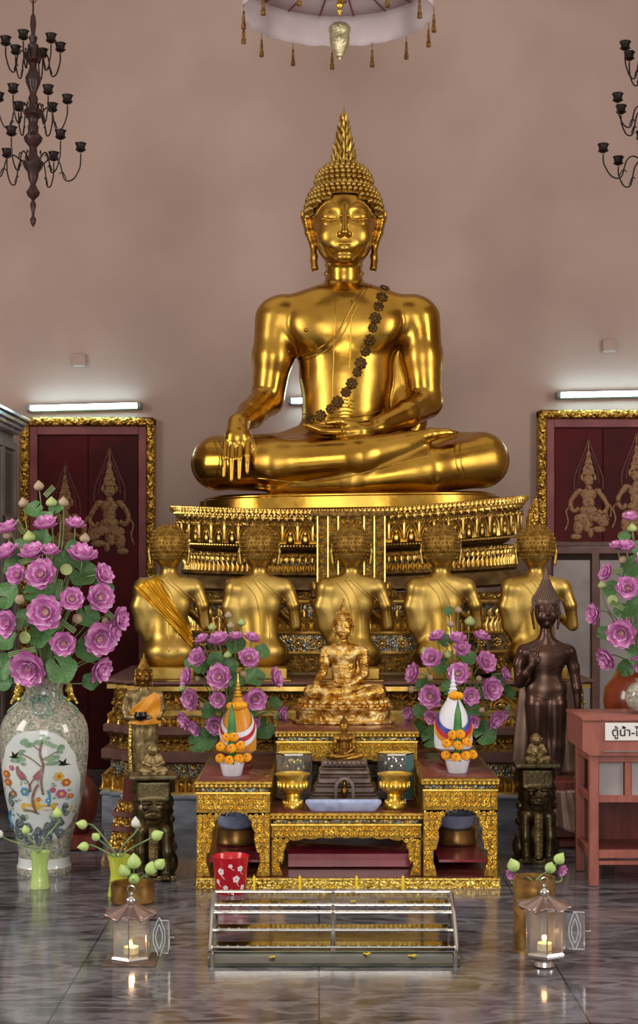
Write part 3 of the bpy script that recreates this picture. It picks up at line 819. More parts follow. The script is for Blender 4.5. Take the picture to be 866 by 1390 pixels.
lmesh = npmesh('lion_body', LP, LF, M['lion'], UL)
lst = MB(); lst.tube([(0, -24, 72), (0, -22, 40), (0, -24, 8)], [6, 6.5, 5], 8, .5)
for j in range(9): lst.tube([(-5, -27+abs(j-4)*.1, 66-j*6.5), (0, -28.5, 65-j*6.5), (5, -27, 66-j*6.5)], 1, 4)
for q in (-1, 1):
    for j in range(3):
        pts = [(q*(8+j*9)+3.6*(1-t)*math.cos(t*8), -28, 4.5+3.6*(1-t)*math.sin(t*8)) for t in np.linspace(0, .9, 12)]
        lst.tube(pts, .8, 4)
lst = scaled(lst, UL).mesh('beard_strip', M['lionlight'], 60)
def child_fig():
    s = SD()
    s.ell((0, 0, 8), (13, 10, 8), 4); s.ell((0, 0, 17), (9, 7, 11), 4); s.ell((-1, -1, 33), (8, 8.5, 9), 2.5)
    s.ell((0, -9, 32), (1.4, 1.6, 1.5), .6); s.chain([(-3, -8.4, 29), (3, -8.4, 29)], [.6, .6], .5, sub=True)
    for q in (-1, 1):
        s.chain([(q*8, 0, 23), (q*12, -3, 15), (q*5, -9, 12)], [4, 3.4, 2.6], 2); s.chain([(q*7, -3, 6), (q*15, -8, 5), (q*5, -11, 4)], [5.5, 4.6, 3], 2)
        s.ell((q*8.2, 0, 33), (1.6, 2, 2.8), .8); s.ell((q*3.2, -8.6, 34.5), (1.5, .8, .8), .4, sub=True)
    s.box((0, -1, 1), (16, 12, 1.6), .8, 1)
    return s.build(.7)
CP, CF = child_fig(); cm = npmesh('child_monk', CP, CF, M['lionlight'], UL)
for (px, D, which, py) in ((208, 7.55, 'left', 1198), (728, 8.0, 'right', 1172)):
    loc = (X(px, D), D, 0)
    t = thing('guardian_lion', 'bronze guardian lion under a square plate, '+('left of the gilded tables' if which == 'left' else 'right of the gilded tables'), 'statue', loc, .12 if which == 'left' else 0, 'pair of bronze guardian lions')
    part('body', lmesh, None, t); part('beard_strip', lst, None, t)
    c = solo('seated_child_figure', cm, None, 'small worn bronze seated child monk on top of the '+which+' guardian lion', 'figurine', (loc[0]-.0, D, 142.0*UL), .15)
# ================================================================ swept mouldings along a plan path
def CB(b='carvebase', o='relief'):
    m_ = MB(); m_.base = M[b]; m_.orn = M[o]; m_.use(m_.base); return m_
class Path:
    def __init__(s, pts, sag=None):
        s.p = [Vector((a, b, 0)) for a, b in pts]; n = len(s.p); s.L = [0]
        for i in range(1, n): s.L.append(s.L[-1]+(s.p[i]-s.p[i-1]).length)
        s.n = []
        for i in range(n):
            ds = []
            if i > 0: ds.append((s.p[i]-s.p[i-1]).normalized())
            if i < n-1: ds.append((s.p[i+1]-s.p[i]).normalized())
            ns = [Vector((d.y, -d.x, 0)) for d in ds]; m = sum(ns, Vector((0, 0, 0))).normalized()
            s.n.append(m/max(.35, m.dot(ns[0])))
        s.len = s.L[-1]; s.sag = sag
    def at(s, t, off, z):
        import bisect
        t = min(max(t, 0), s.len-1e-6); i = max(0, min(len(s.p)-2, bisect.bisect_right(s.L, t)-1))
        k = (t-s.L[i])/(s.L[i+1]-s.L[i]); p = s.p[i].lerp(s.p[i+1], k); n = s.n[i].lerp(s.n[i+1], k)
        q = p+n*off; return (q.x, q.y, z+(s.sag(q.x, z) if s.sag else 0))
    def sweep(s, mb, prof, sub=1):
        if mb.base: mb.use(mb.base)
        rows = []
        for off, z in prof:
            row = []
            for i in range(len(s.p)):
                q = s.p[i]+s.n[i]*off; row.append((q.x, q.y, z+(s.sag(q.x, z) if s.sag else 0)))
            rows.append(row)
        mb.loft(rows, False)
    def elem(s, mb, grid, t, z, off):
        pass
def petal_el(mb, P, t, z, off, w, h, d, up=1, nseg=4):
    if mb.base: mb.use(mb.orn)
    rows = []
    for i in range(nseg+1):
        v = i/nseg; ww = w*.5*(1-v**2.2)*(.75+.5*math.sin(v*PI*.8))+w*.01; row = []
        for j in range(5):
            c = (j-2)/2; row.append(P.at(t+c*ww, off+d*(1-c*c)*(1-.5*v)+d*.5*v**2, z+up*v*h))
        rows.append(row)
    mb.loft(rows, False)
def arch_el(mb, P, t, z, off, w, h, r):
    if mb.base: mb.use(mb.orn)
    for k, q in ((1, r), (.66, r*.8)):
        pts = [P.at(t+w/2*k*a, off, z+h*k*b) for a, b in ((-1, 0), (-1.02, .35), (-.8, .62), (-.4, .85), (0, 1.12), (.4, .85), (.8, .62), (1.02, .35), (1, 0))]
        mb.tube(pts, q, 4)
    p = P.at(t, off, z+h*.22); mb.sph(p, (w*.17, r*1.2, h*.2), 6, 5); p = P.at(t, off, z+h*.5); mb.sph(p, (w*.1, r*1.2, h*.12), 6, 5)
def curl_el(mb, P, t, z, off, s_, hand, r):
    if mb.base: mb.use(mb.orn)
    a0 = rnd.random()*6; pts = []
    for i in range(9):
        k = i/8; a = a0+hand*k*7; rr = s_*(1-k*.8); pts.append(P.at(t+rr*math.cos(a), off+r*.3, z+rr*math.sin(a)))
    mb.tube(pts, [r*(1-.5*i/8) for i in range(9)], 4)
def band_curls(mb, P, z, off, s_, r, t0=0, t1=None, step=2.1):
    t = t0+s_; h = 1
    while t < (t1 or P.len)-s_:
        curl_el(mb, P, t, z, off, s_, h, r); h = -h; t += s_*step
def band_petals(mb, P, z, off, w, h, d, up=1, gap=1.0, nseg=4):
    n = int(P.len/(w*gap))
    for i in range(n): petal_el(mb, P, (i+.5)*P.len/n, z, off, w, h, d, up, nseg)
def band_beads(mb, P, z, off, r, gap=2.2):
    if mb.base: mb.use(mb.orn)
    n = int(P.len/(r*gap))
    for i in range(n): mb.sph(P.at((i+.5)*P.len/n, off, z), r, 5, 4)

# ---------------------------------------------------------------- upper pedestal
XC = X(476, 9.7)
def sag(x, z):
    w = min(1, max(0, (z-1.0)/.88)); u = (x-XC)
    return w*(.052*u*u+.030*u)
def oval(hw, dp, yc, ang=100, n=46, pw=.72):
    out = []
    for i in range(n+1):
        a = math.radians(-ang+2*ang*i/n); sx, cy = math.sin(a), math.cos(a)
        out.append((XC+hw*math.copysign(abs(sx)**pw, sx), yc-dp*math.copysign(abs(cy)**.9, cy)))
    return out
UP = Path(oval(1.135, .5, 10.15), sag)
def zy(py, D=9.65): return Z(py, D)
ped = thing('altar_pedestal', 'tall tiered gilded pedestal with lotus and arcade friezes carrying the great gold Buddha', 'altar', (0, 0, 0))
a = CB(); UP.sweep(a, [(-.3, zy(689)), (.02, zy(690)), (.03, zy(692)), (.025, zy(697)), (-.01, zy(700)), (-.02, zy(708))])
band_petals(a, UP, zy(699), .008, .035, .036, .02, 1, 1.0); band_beads(a, UP, zy(692), .032, .008); band_petals(a, UP, zy(697), .03, .028, .026, .012, 1); band_beads(a, UP, zy(700), .01, .009); band_petals(a, UP, zy(700), -.01, .05, -.03, .014, 1)
part('crown_moulding', a, M['carved'], ped)
a = CB(); UP.sweep(a, [(-.02, zy(707)), (-.03, zy(722)), (-.055, zy(738)), (-.09, zy(746))])
n = 31
for i in range(n):
    t = (i+.5)*UP.len/n; arch_el(a, UP, t, zy(738), -.025, .085, .13, .0065)
    p_ = UP.at(t+UP.len/n/2, -.01, zy(722)); a.lathe([(.006, -.06), (.012, -.05), (.008, 0), (.013, .04), (.003, .065)], p_, 6)
band_beads(a, UP, zy(741), -.035, .009)
band_curls(a, UP, zy(712), .0, .016, .005)
part('arcade_frieze', a, M['carved'], ped)
a = CB(); UP.sweep(a, [(-.09, zy(746)), (-.13, zy(749)), (-.06, zy(751)), (-.05, zy(757)), (-.075, zy(759))])
band_curls(a, UP, zy(754), -.045, .014, .005); band_petals(a, UP, zy(757), -.05, .04, -.035, .01, 1)
part('scroll_moulding', a, M['carved'], ped)
a = MB(); UP.sweep(a, [(-.08, zy(759)), (-.09, zy(774))])
part('mosaic_band', a, M['mosaic'], ped)
a = CB(); UP.sweep(a, [(-.09, zy(774)), (-.04, zy(776)), (-.03, zy(780)), (-.05, zy(782))])
band_petals(a, UP, zy(776), -.06, .034, .062, .02, 1)
part('lotus_row', a, M['relief'], ped)
a = MB(); UP.sweep(a, [(-.05, zy(782)), (.0, zy(784)), (.03, zy(792)), (.035, zy(800)), (-.02, zy(801)), (-.1, zy(804))])
part('smooth_ledge', a, M['brownledge'], ped)
LPn = Path(oval(1.11, .5, 10.15), lambda x, z: 0)
bands = [(804, 815, -.07, 'carved', 'c'), (815, 820, -.035, 'relief', None), (820, 838, -.09, 'mosaic', 'm'), (838, 858, -.07, 'carved', 'p'), (858, 863, -.02, 'relief', None),
         (863, 885, -.04, 'mosaic', 'r'), (885, 890, .0, 'relief', None), (890, 913, -.03, 'carved', 'c2'), (913, 926, .02, 'brownledge', None)]
for y0, y1, off, mt, dec in bands:
    a = CB() if mt == 'carved' else MB(); z0, z1 = zy(y0, 9.6), zy(y1, 9.6)
    LPn.sweep(a, [(-.14, z0), (off, z0), (off+.004, (z0+z1)/2), (off, z1), (-.14, z1)])
    nm = {'carved': 'carved_band', 'relief': 'gold_fillet', 'mosaic': 'mosaic_band', 'brownledge': 'foot_ledge'}[mt]
    o = part(nm, a, M[mt], ped, 30)
    d = MB()
    if dec == 'c': band_curls(d, LPn, (z0+z1)/2, off, .02, .006)
    if dec == 'c2': band_curls(d, LPn, (z0+z1)/2+.02, off, .022, .007); band_curls(d, LPn, (z0+z1)/2-.025, off, .02, .006)
    if dec == 'p': band_petals(d, LPn, z1, off, .05, .085, .022, 1); band_curls(d, LPn, z0-.01, off, .012, .005)
    if dec == 'm': band_petals(d, LPn, z1, off+.005, .06, .055, .012, 1, 1.4)
    if dec == 'r':
        k = int(LPn.len/.13)
        for i in range(k):
            p_ = LPn.at((i+.5)*LPn.len/k, off+.01, (z0+z1)/2)
            for q in range(8):
                an = q*PI/4; d.sph((p_[0]+.022*math.cos(an), p_[1], p_[2]+.022*math.sin(an)), (.01, .007, .01), 5, 4)
            d.sph(p_, .01, 6, 4)
    if d.v: part('applied_ornament', d, M['relief'], o)
# centre pilaster
yf = 9.6
def zz(py): return Z(py, 9.55)
pl = CB(); pl.box((XC, 9.66, (zz(697)+zz(800))/2), (.42, .2, zz(697)-zz(800)))
pl.box((XC, 9.63, zz(697)-.0), (.5, .22, .03)); pl.box((XC, 9.62, zz(806)), (.5, .24, .05), bev=.01)
class Flat:
    def __init__(s, x0, y): s.x0, s.y = x0, y
    def at(s, t, off, z): return (s.x0+t, s.y-off, z)
fl = Flat(XC, 9.558)
for q in (-1, 1):
    for k in range(9):
        curl_el(pl, fl, q*.175, zz(706)-k*.05, 0, .02, 1 if k % 2 else -1, .006); curl_el(pl, fl, q*.11, zz(706)-k*.05, 0, .02, -1 if k % 2 else 1, .006)
    for xx in (.208, .143, .08): pl.box((XC+q*xx, 9.56, (zz(700)+zz(796))/2), (.008, .02, zz(700)-zz(796)))
for k in range(7):
    for j in range(-1, 2): curl_el(pl, fl, j*.045, zz(708)-k*.062, 0, .024, (-1)**(k+j), .009); pl.sph((XC+j*.045, 9.553, zz(708)-k*.062-.031), (.012, .008, .012), 6, 4)
part('centre_pilaster', pl, M['carved'], ped)
fl2 = CB()      # flared acanthus under the pilaster
for j in range(-5, 6):
    for k in range(3):
        petal_el(fl2, Flat(XC, 9.56), j*.045+(k % 2)*.022, zz(790)-k*.05, 0+.012*k, .07, -.07, .03, 1)
part('acanthus_foot', fl2, M['carved'], ped)
# end finials of the upper rim
for q in (1,):
    fn = MB(); x_ = XC+q*1.16; z_ = Z(700, 9.9)+sag(x_, 1.9)-.2
    for k in range(4): fn.lathe([(.025-.004*k, 0), (.032-.005*k, .05), (.014, .11), (.002, .16)], (x_+q*(.01*k), 9.98-.03*k, z_+k*.02), 7)
    part('corner_finial', fn, M['carved'], ped)

# ---------------------------------------------------------------- lower tiers
def redent(hw, yf_, yb, st=.07, n=3):
    pts = [(-hw, yb)]
    x, y = -hw, yf_+st*n
    pts.append((x, y))
    for i in range(n):
        x += st; pts.append((x, y)); y -= st; pts.append((x, y))
    pts2 = [(-a, b) for a, b in reversed(pts)]
    pts += [(x+.12, y)]+[( -x-.12, y)]+pts2
    cx_ = X(474, 9.1); return [(a+cx_, b) for a, b in pts]
LT = Path(redent(1.40, 9.12, 10.6))
low = thing('altar_tiers', 'wide lower altar tiers with maroon ledges and gilded lotus friezes on which the disciples kneel', 'altar', (0, 0, 0))
def zl(py): return Z(py, 9.08)
spec = [(925, 932, .07, 'ledge', 'ledge'), (932, 938, .05, 'relief', 'gold_fillet'), (938, 965, -.02, 'carved', 'scroll_frieze'), (965, 972, .02, 'relief', 'gold_fillet'), (972, 986, .02, 'carved', 'lotus_row'),
        (986, 1000, .07, 'ledge', 'ledge'), (1000, 1020, .02, 'carved', 'scroll_frieze'), (1020, 1037, .08, 'ledge', 'ledge'), (1037, 1056, .03, 'mosaic', 'mosaic_band'), (1056, 1074, .05, 'carved', 'lotus_row'), (1074, 1077, .09, 'relief', 'gold_fillet')]
for y0, y1, off, mt, nm in spec:
    a = CB() if mt == 'carved' else MB(); z0, z1 = zl(y0), zl(y1)
    m_ = (z0+z1)/2
    if nm == 'ledge': LT.sweep(a, [(-.6, z0), (off-.01, z0), (off, z0-.008), (off, z1+.015), (off-.02, z1), (-.2, z1)])
    elif nm == 'scroll_frieze': LT.sweep(a, [(-.2, z0), (off+.03, z0), (off, m_), (off+.03, z1), (-.2, z1)])
    else: LT.sweep(a, [(-.2, z0), (off, z0), (off, z1), (-.2, z1)])
    if nm == 'scroll_frieze':
        s_ = min(.03, (z0-z1)*.22)
        band_curls(a, LT, m_+s_*1.1, off+.012, s_, s_*.3); band_curls(a, LT, m_-s_*1.1, off+.012, s_, s_*.3)
        if z0-z1 > .1:
            k = int(LT.len/.34)
            for i in range(k): arch_el(a, LT, (i+.5)*LT.len/k, z1+.01, off+.03, .13, z0-z1-.04, .007)
    if nm == 'lotus_row': band_petals(a, LT, z1, off, .05, z0-z1-.005, .03, 1, .95)
    part(nm, a, M[mt], low, 30)
# corner antefix blocks
for q in (-1, 1):
    a = CB(); cx_ = X(474, 9.1)+q*1.30
    a.box((cx_, 9.3, zl(955)), (.2, .2, .2), bev=.03)
    for k in range(3):
        for j in range(3): curl_el(a, Flat(cx_, 9.2), -.06+j*.06, zl(975)+k*.06, 0, .026, (-1)**(k+j), .009)
    part('corner_block', a, M['carved'], low, 40)
mbx = MB(); mp = Path(redent(1.47, 9.0, 10.9)); mp.sweep(mbx, [(-.3, zl(1077)), (.0, zl(1077)), (.012, zl(1077)-.01), (.012, zl(1077)-.02), (0, zl(1077)-.03), (0, 0)])
part('marble_base', mbx, M['marbleblue'], low, 30)
# ================================================================ the room
YB = 11.6
f_ = MB(); f_.grid(lambda u, v: (-5+10*u, -1+12.8*v, 0), 2, 2); struct('floor', f_, M['floor'])
w_ = MB(); w_.box((0, YB+.15, 4), (10.3, .3, 8)); struct('wall_back', w_, M['wall'])
for q, n in ((-1, 'left'), (1, 'right')):
    w_ = MB(); w_.box((q*5.1, 8.3, 4), (.2, 6.6, 8)); struct('wall_'+n, w_, M['wall'])
def wx(px): return X(px, YB)
def wz(py): return Z(py, YB)
# painted guardian on a door leaf: low relief painted figure
def guardian(mb, cx, zb, h, mir=1):
    k = h/120; y = YB-.055
    def el(a, b, ra, rb, n=12): mb.sph((cx+mir*a*k, y, zb+b*k), (ra*k, .006, rb*k), n, 7)
    def st(pts, r): mb.tube([(cx+mir*a*k, y-.002, zb+b*k) for a, b in pts], [q*k for q in r] if isinstance(r, list) else r*k, 6, .35, up=(0, 1, 0))
    mb.use(M['paintred'])
    for q in (-1, 1):
        st(smooth_path2([(q*20, 52), (q*19, 70), (q*12, 88), (q*5, 106), (0, 122)]), 1.3); st(smooth_path2([(q*14, 60), (q*13, 74), (q*8, 90), (0, 108)]), .9)
    mb.use(M['paintgold'])
    mb.loft([[(cx+mir*a*k, y-.003, zb+b*k) for a, b in ((-w, z), (0, z), (w, z))] for w, z in ((9, 72), (7, 78), (8, 80), (4.5, 86), (5.5, 88), (2.6, 95), (3, 97), (1.2, 106), (.3, 120))], False)
    for z, w in ((73, 9.5), (80, 8), (88, 5.6), (97, 3.4)): el(0, z, w, 1.6)
    el(0, 65, 7.5, 8.5); el(-9, 68, 2.4, 5); el(9, 68, 2.4, 5); el(0, 54, 5, 4)
    el(0, 45, 11, 9); el(-13, 50, 6, 3.5); el(13, 50, 6, 3.5); el(0, 34, 8.5, 9); el(0, 24, 12, 7)
    for q, pts in ((-1, [(-14, 49), (-22, 38), (-26, 27), (-19, 19), (-13, 24)]), (1, [(14, 49), (22, 40), (25, 30), (20, 22), (13, 26)])): st(smooth_path2(pts), [3.8]*3+[3.2]*(len(smooth_path2(pts))-3))
    for q in range(4): st([(-25+q*2.2, 20-q), (-28+q*2.4, 9-q*1.2)], .9)
    el(-12, 14, 13, 7); el(-20, 6, 8, 6); el(-14, -3, 10, 4.5); el(9, 12, 11, 8); el(14, 0, 7, 11); el(17, -13, 8, 4.5); el(2, 2, 6, 9); el(-3, -8, 4, 7)
    for q in range(5): st([(-2+q*3, 22), (-5+q*3.6, 2)], .8)
    st(smooth_path2([(24, 30), (31, 22), (28, 8), (32, -4)]), 1.2); st(smooth_path2([(-24, 34), (-31, 28), (-30, 14)]), 1.2)
def smooth_path2(p): return [(v.x, v.z) for v in smooth_path([(a, 0, b) for a, b in p], 4)]
def gilt_frame(mb, x0, x1, zb, zt, w, bottom=False):
    y0 = YB-.05
    bars = [((x0+w/2), (zb+zt)/2, w, zt-zb, 1), (x1-w/2, (zb+zt)/2, w, zt-zb, 1), ((x0+x1)/2, zt-w/2, x1-x0, w, 0)]
    for cx_, cz, ww, hh, vert in bars:
        mb.box((cx_, y0, cz), (ww, .1, hh), bev=.012)
        L_ = hh if vert else ww; n = int(L_/.09)
        for i in range(n):
            t = -L_/2+(i+.5)*L_/n
            c = (cx_, y0-.05, cz+t) if vert else (cx_+t, y0-.05, cz)
            r = (w*.34, .012, .034) if vert else (.034, .012, w*.34)
            mb.sph(c, r, 8, 5)
def door(idx, px0, px1, pyt, zb, figs, nm):
    x0, x1 = wx(px0), wx(px1); zt = wz(pyt)
    pan = MB(); pan.box(((x0+x1)/2, YB-.02, (zb+zt)/2), (x1-x0-.06, .04, zt-zb))
    mid = (x0+x1)/2
    d = struct(nm, pan, M['doorred'])
    fr = MB(); gilt_frame(fr, x0, x1, zb, zt, .066); part('gilded_frame', fr, M['carved'], d)
    jb = MB(); w = .06
    jb.box((x0+.066+w/2, YB-.045, (zb+zt-.06)/2), (w, .05, zt-zb-.07), bev=.005); jb.box((x1-.066-w/2, YB-.045, (zb+zt-.06)/2), (w, .05, zt-zb-.07), bev=.005)
    jb.box((mid, YB-.043, zt-.066-w/2), (x1-x0-.252, .05, w-.002))
    part('door_jamb', jb, M['jamb'], d)
    lv = MB()
    for a, b in ((x0+.13, mid-.003), (mid+.003, x1-.13)): lv.box(((a+b)/2, YB-.045, (zb+zt-.13)/2), (b-a, .012, zt-zb-.14), bev=.003)
    part('door_leaves', lv, M['doorred'], d)
    for (px, pyb, h) in figs:
        g = MB(); guardian(g, wx(px), wz(pyb), h*.005524, 1 if px < 433 else -1); part('painted_guardian', g, None, d)
    return d
door(1, 30, 212, 568, 0.02, [(90, 752, 1.0*122), (150, 735, 125*1.0)], 'door_1')
door(2, 728, 905, 558, wz(737), [(797, 716, 118), (862, 712, 122)], 'door_2')
# sill and glazed showcase under the right door picture
sill = MB(); sill.box(((wx(735)+wx(905))/2, YB-.08, wz(739)), (wx(905)-wx(735), .2, .04), bev=.008); struct('trim_1', sill, M['ledge'])
sc_ = thing('glazed_showcase', 'low grey-glazed showcase below the painted door on the right, behind the pink lotuses', 'cabinet', (X(800, 11.2), 11.2, 0))
a = MB(); w, dd, hh = .75, .5, Z(742, 11.2)
a.box((0, 0, .2), (w, dd, .4)); a.box((0, 0, hh-.03), (w, dd, .06), bev=.01); 
for q in (-1, 1):
    for r in (-1, 1): a.box((q*(w/2-.03), r*(dd/2-.03), hh/2), (.06, .06, hh))
a.box((0, -dd/2+.02, hh/2+.1), (.05, .04, hh-.3)); a.box((0, -dd/2+.02, .42), (w, .04, .06))
part('cabinet_frame', a, M['ledge'], sc_)
for q in (-1, 1):
    a = MB(); a.box((q*.165, -dd/2+.03, hh/2+.18), (.26, .012, hh-.56)); g_ = part('glass_pane', a, M['greyglass'], sc_)
# cream cabinet along the left wall
cabx = X(28, 10.9); cz = 2.57
cb_ = thing('glazed_wall_cabinet', 'tall grey-brown glazed cabinet with a moulded cornice at the far left edge', 'cabinet', (cabx-.25, 10.0, 0))
a = MB(); a.box((-.02, 0, cz/2), (.44, 1.8, cz-.02)); part('carcass', a, M['cabgrey'], cb_)
a = MB(); 
for k, (w, h) in enumerate(((.50, .03), (.54, .03), (.58, .03), (.62, .025))): a.box((0, 0, cz-.10+k*.03), (w, 1.8+k*.03, h), bev=.004)
part('cornice', a, M['marbleblue'], cb_)
for i in range(4):
    yc = -.675+i*.45; dr = MB()
    for q in (-1, 1): dr.box((.21, yc+q*.205, cz/2-.08), (.03, .035, cz-.3))
    for z in (.12, .9, 1.35, 1.85, cz-.2): dr.box((.21, yc, z), (.03, .44, .05))
    d_ = part('door', dr, M['wooddark'] if i % 2 == 9 else M['cabgrey'], cb_)
    g = MB(); g.box((.203, yc, cz/2-.08), (.012, .4, cz-.35)); part('glass_pane', g, M['cabglass'], d_)

# fluorescent lamps
def lamp(px0, px1, py0, py1, label, D=YB-.09):
    A, B = W(px0, py0, D), W(px1, py1, D); mid = (A+B)/2; L_ = (B-A).length; an = math.atan2(B.z-A.z, B.x-A.x)
    t = thing('fluorescent_lamp', label, 'lamp', mid, 0); t.rotation_euler = (0, -an, 0)
    b = MB(); b.box((0, .06, 0), (L_+.02, .062, .055), bev=.008); part('housing', b, M['lampbody'], t)
    for q in (-1, 1):
        b = MB(); b.box((q*(L_/2-.005), .0, 0), (.03, .07, .05), bev=.006); part('lamp_holder', b, M['lampbody'], t)
    b = MB(); b.T = Matrix.Rotation(PI/2, 4, 'Y'); b.lathe([(.019, -L_/2+.02), (.019, L_/2-.02)], n=14); b.T = None
    part('tube', b, M['tube'], t)
lamp(38, 190, 554, 550, 'lit fluorescent tube lamp on the wall above the left painted door')
lamp(757, 905, 536, 533, 'lit fluorescent tube lamp on the wall above the right painted door')
lamp(392, 540, 544, 541, 'lit fluorescent tube lamp glimpsed behind the arm of the great gold Buddha')
for px, py, w in ((107, 489, 'left'), (827, 469, 'right')):
    b = MB(); b.box((0, 0, 0), (.1, .06, .1), bev=.01); b.box((0, -.032, -.02), (.06, .01, .02))
    solo('junction_box', b, M['wall'], 'small wall-coloured junction box above the '+w+' fluorescent lamp', 'box', W(px, py, YB-.03))

# ---------------------------------------------------------------- chandeliers
def candle_cup(mb, p):
    mb.lathe([(.004, -.012), (.012, -.01), (.026, -.002), (.031, .004), (.026, .012), (.028, .03), (.034, .044), (.03, .046), (.02, .03)], p, 12, mod=lambda a, i, z: 1+.12*math.cos(5*a) if i in (3, 6) else 1)
def chandelier(px, D, label, tiers, rotk):
    z0 = Z(308, D); k = D/FP
    t = thing('chandelier', label, 'chandelier', (X(px, D), D, z0))
    pr = [(1, 0), (4, 5), (5, 10), (2, 15), (3, 22), (5, 30), (2.5, 36), (4, 38), (9, 42), (11, 47), (7, 52), (4, 58), (8, 66), (9, 74), (17, 80), (20, 86), (14, 92), (7, 98), (6, 108), (16, 116), (18, 121), (8, 128), (9, 136), (7, 140),
          (9, 148), (17, 152), (17, 158), (8, 162), (6, 168), (8, 174), (5, 180), (7, 186), (14, 196), (15, 202), (8, 210), (6, 216), (6, 222), (12, 226), (12, 236), (8, 242), (9, 246), (5, 250), (7, 257), (3, 262), (5, 275), (4, 285), (1.5, 290), (1.5, 310)]
    b = MB(); b.lathe([(r*k*.72 if r > 12 else r*k*.85, z*k) for r, z in pr], n=18); part('turned_stem', b, M['chandwood'], t)
    for (z, R, up, n, ph) in tiers:
        for j in range(n):
            a = 2*PI*j/n+ph; d = Vector((math.cos(a), math.sin(a), 0)); b = MB()
            def q(r, zz_): return d*(r*k)+Vector((0, 0, (z+zz_)*k))
            b.tube(smooth_path([q(8, 0), q(R*.38, 15), q(R*.55, 10), q(R*.66, -13), q(R*.84, -12), q(R*.97, 2), q(R, up*.45), q(R, up*.8)], 5), .0046, 6)
            b.tube(smooth_path([q(R*.3, 12), q(R*.28, 20), q(R*.24, 17)], 4), .0035, 5); b.tube(smooth_path([q(R*.7, -12), q(R*.62, -3), q(R*.55, -6)], 4), .0035, 5)
            arm = part('arm', b, M['iron'], t)
            c = MB(); candle_cup(c, q(R, up*.8+4)); part('candle_cup', c, M['iron'], arm)
    r = MB(); r.tube([(0, 0, 306*k), (0, 0, 312*k), (.0, 0, 3.4)], .007, 8); part('rope', r, M['rope'], t, label='red hanging rope')
    r = MB(); r.tube([(4*k*math.cos(a), 0, (308+4*math.sin(a))*k) for a in np.linspace(0, 2*PI, 14)], .003, 5); part('ring', r, M['iron'], t)
tiers = [(222, 37, 22, 6, .35), (147, 46, 24, 6, .1), (80, 64, 30, 6, .25)]
chandelier(45, 9.3, 'dark three-tier candle chandelier hanging at the upper left of the wall', tiers, 0)
tiers2 = [(222-8, 44, 26, 6, .2), (147, 56, 20, 6, .25), (80, 72, 22, 6, .05)]
chandelier(890, 9.3, 'dark candle chandelier cut off by the right edge at the top', tiers2, 0)

# ---------------------------------------------------------------- ceremonial umbrella
Du = 9.7; ku = Du/FP; um = thing('ceremonial_umbrella', 'white silk tiered umbrella hanging high above the great gold Buddha', 'umbrella', (X(457, Du), Du, Z(62, Du)))
Ru = .57; yo = -Ru*1.0
vb = MB()
def val(u, v):
    a = 2*PI*u; r = Ru*(1+.012*math.sin(a*17)*v+.05*(1-v)*-1); return (r*math.cos(a), -.55+r*math.sin(a), .185*(1-v)+.004*math.sin(a*23)*v)
vb.grid(val, 120, 4); vo = part('valance', vb, M['umbrella'], um, 180); vo.modifiers.new('s', 'SOLIDIFY').thickness = .004
cb2 = MB(); cb2.grid(lambda u, v: ((.03+.51*v)*math.cos(2*PI*u), -.55+(.03+.51*v)*math.sin(2*PI*u), .185+.13*(1-v)), 80, 4); 
co2 = part('canopy', cb2, M['umbrella'], um, 180); co2.modifiers.new('s', 'SOLIDIFY').thickness = .004
for j in range(16):
    a = 2*PI*(j+.5)/16; b = MB(); b.tube([(.03*math.cos(a), -.55+.03*math.sin(a), .305), (.54*math.cos(a), -.55+.54*math.sin(a), .178)], .005, 5); part('rib', b, M['jamb'], um)
b = MB(); b.lathe([(.012, .1), (.012, 1.4)], (0, -.55, .2), 8); part('pole', b, M['carvedbright'], um)
tb = MB(); 
tas = []
for j in range(14):
    a = 2*PI*(j+.5)/14+.05; px_, py_ = Ru*1.0*math.cos(a), -.55+Ru*math.sin(a)
    tm = MB(); tm.tube([(px_, py_, .01), (px_, py_, -.035)], .0025, 5)
    tm.lathe([(.004, -.035), (.008, -.045), (.006, -.06), (.010, -.075), (.009, -.105), (.013, -.11), (.015, -.14), (.012, -.142)], (px_, py_, 0), 10)
    o = part('tassel', tm, M['tassel'], um)
pdn = thing('hanging_pendant', 'cut crystal pendant on a gold fitting hanging from the centre of the white umbrella', 'ornament', (X(461, 9.15), 9.15, Z(82, 9.15)))
kk = 9.15/FP
b = MB(); b.lathe([(1*kk, 0), (3*kk, 4*kk), (5*kk, 5*kk), (8*kk, 12*kk), (12*kk, 20*kk), (13*kk, 30*kk), (12.6*kk, 36*kk), (14*kk, 39*kk), (14*kk, 45*kk), (11*kk, 49*kk), (4*kk, 51*kk)], n=16, mod=lambda a, i, z: 1+.06*math.cos(8*a)); part('crystal_drop', b, M['pendant'], pdn, 30)
b = MB(); b.tube([(0, 0, 50*kk), (0, 0, 66*kk)], .003, 5); b.lathe([(1.5*kk, 62*kk), (4*kk, 67*kk), (3*kk, 70*kk), (5.5*kk, 73*kk), (5.5*kk, 76*kk), (3*kk, 78*kk), (.003, .7)], n=14); part('gold_fitting', b, M['reliefbright'], pdn)
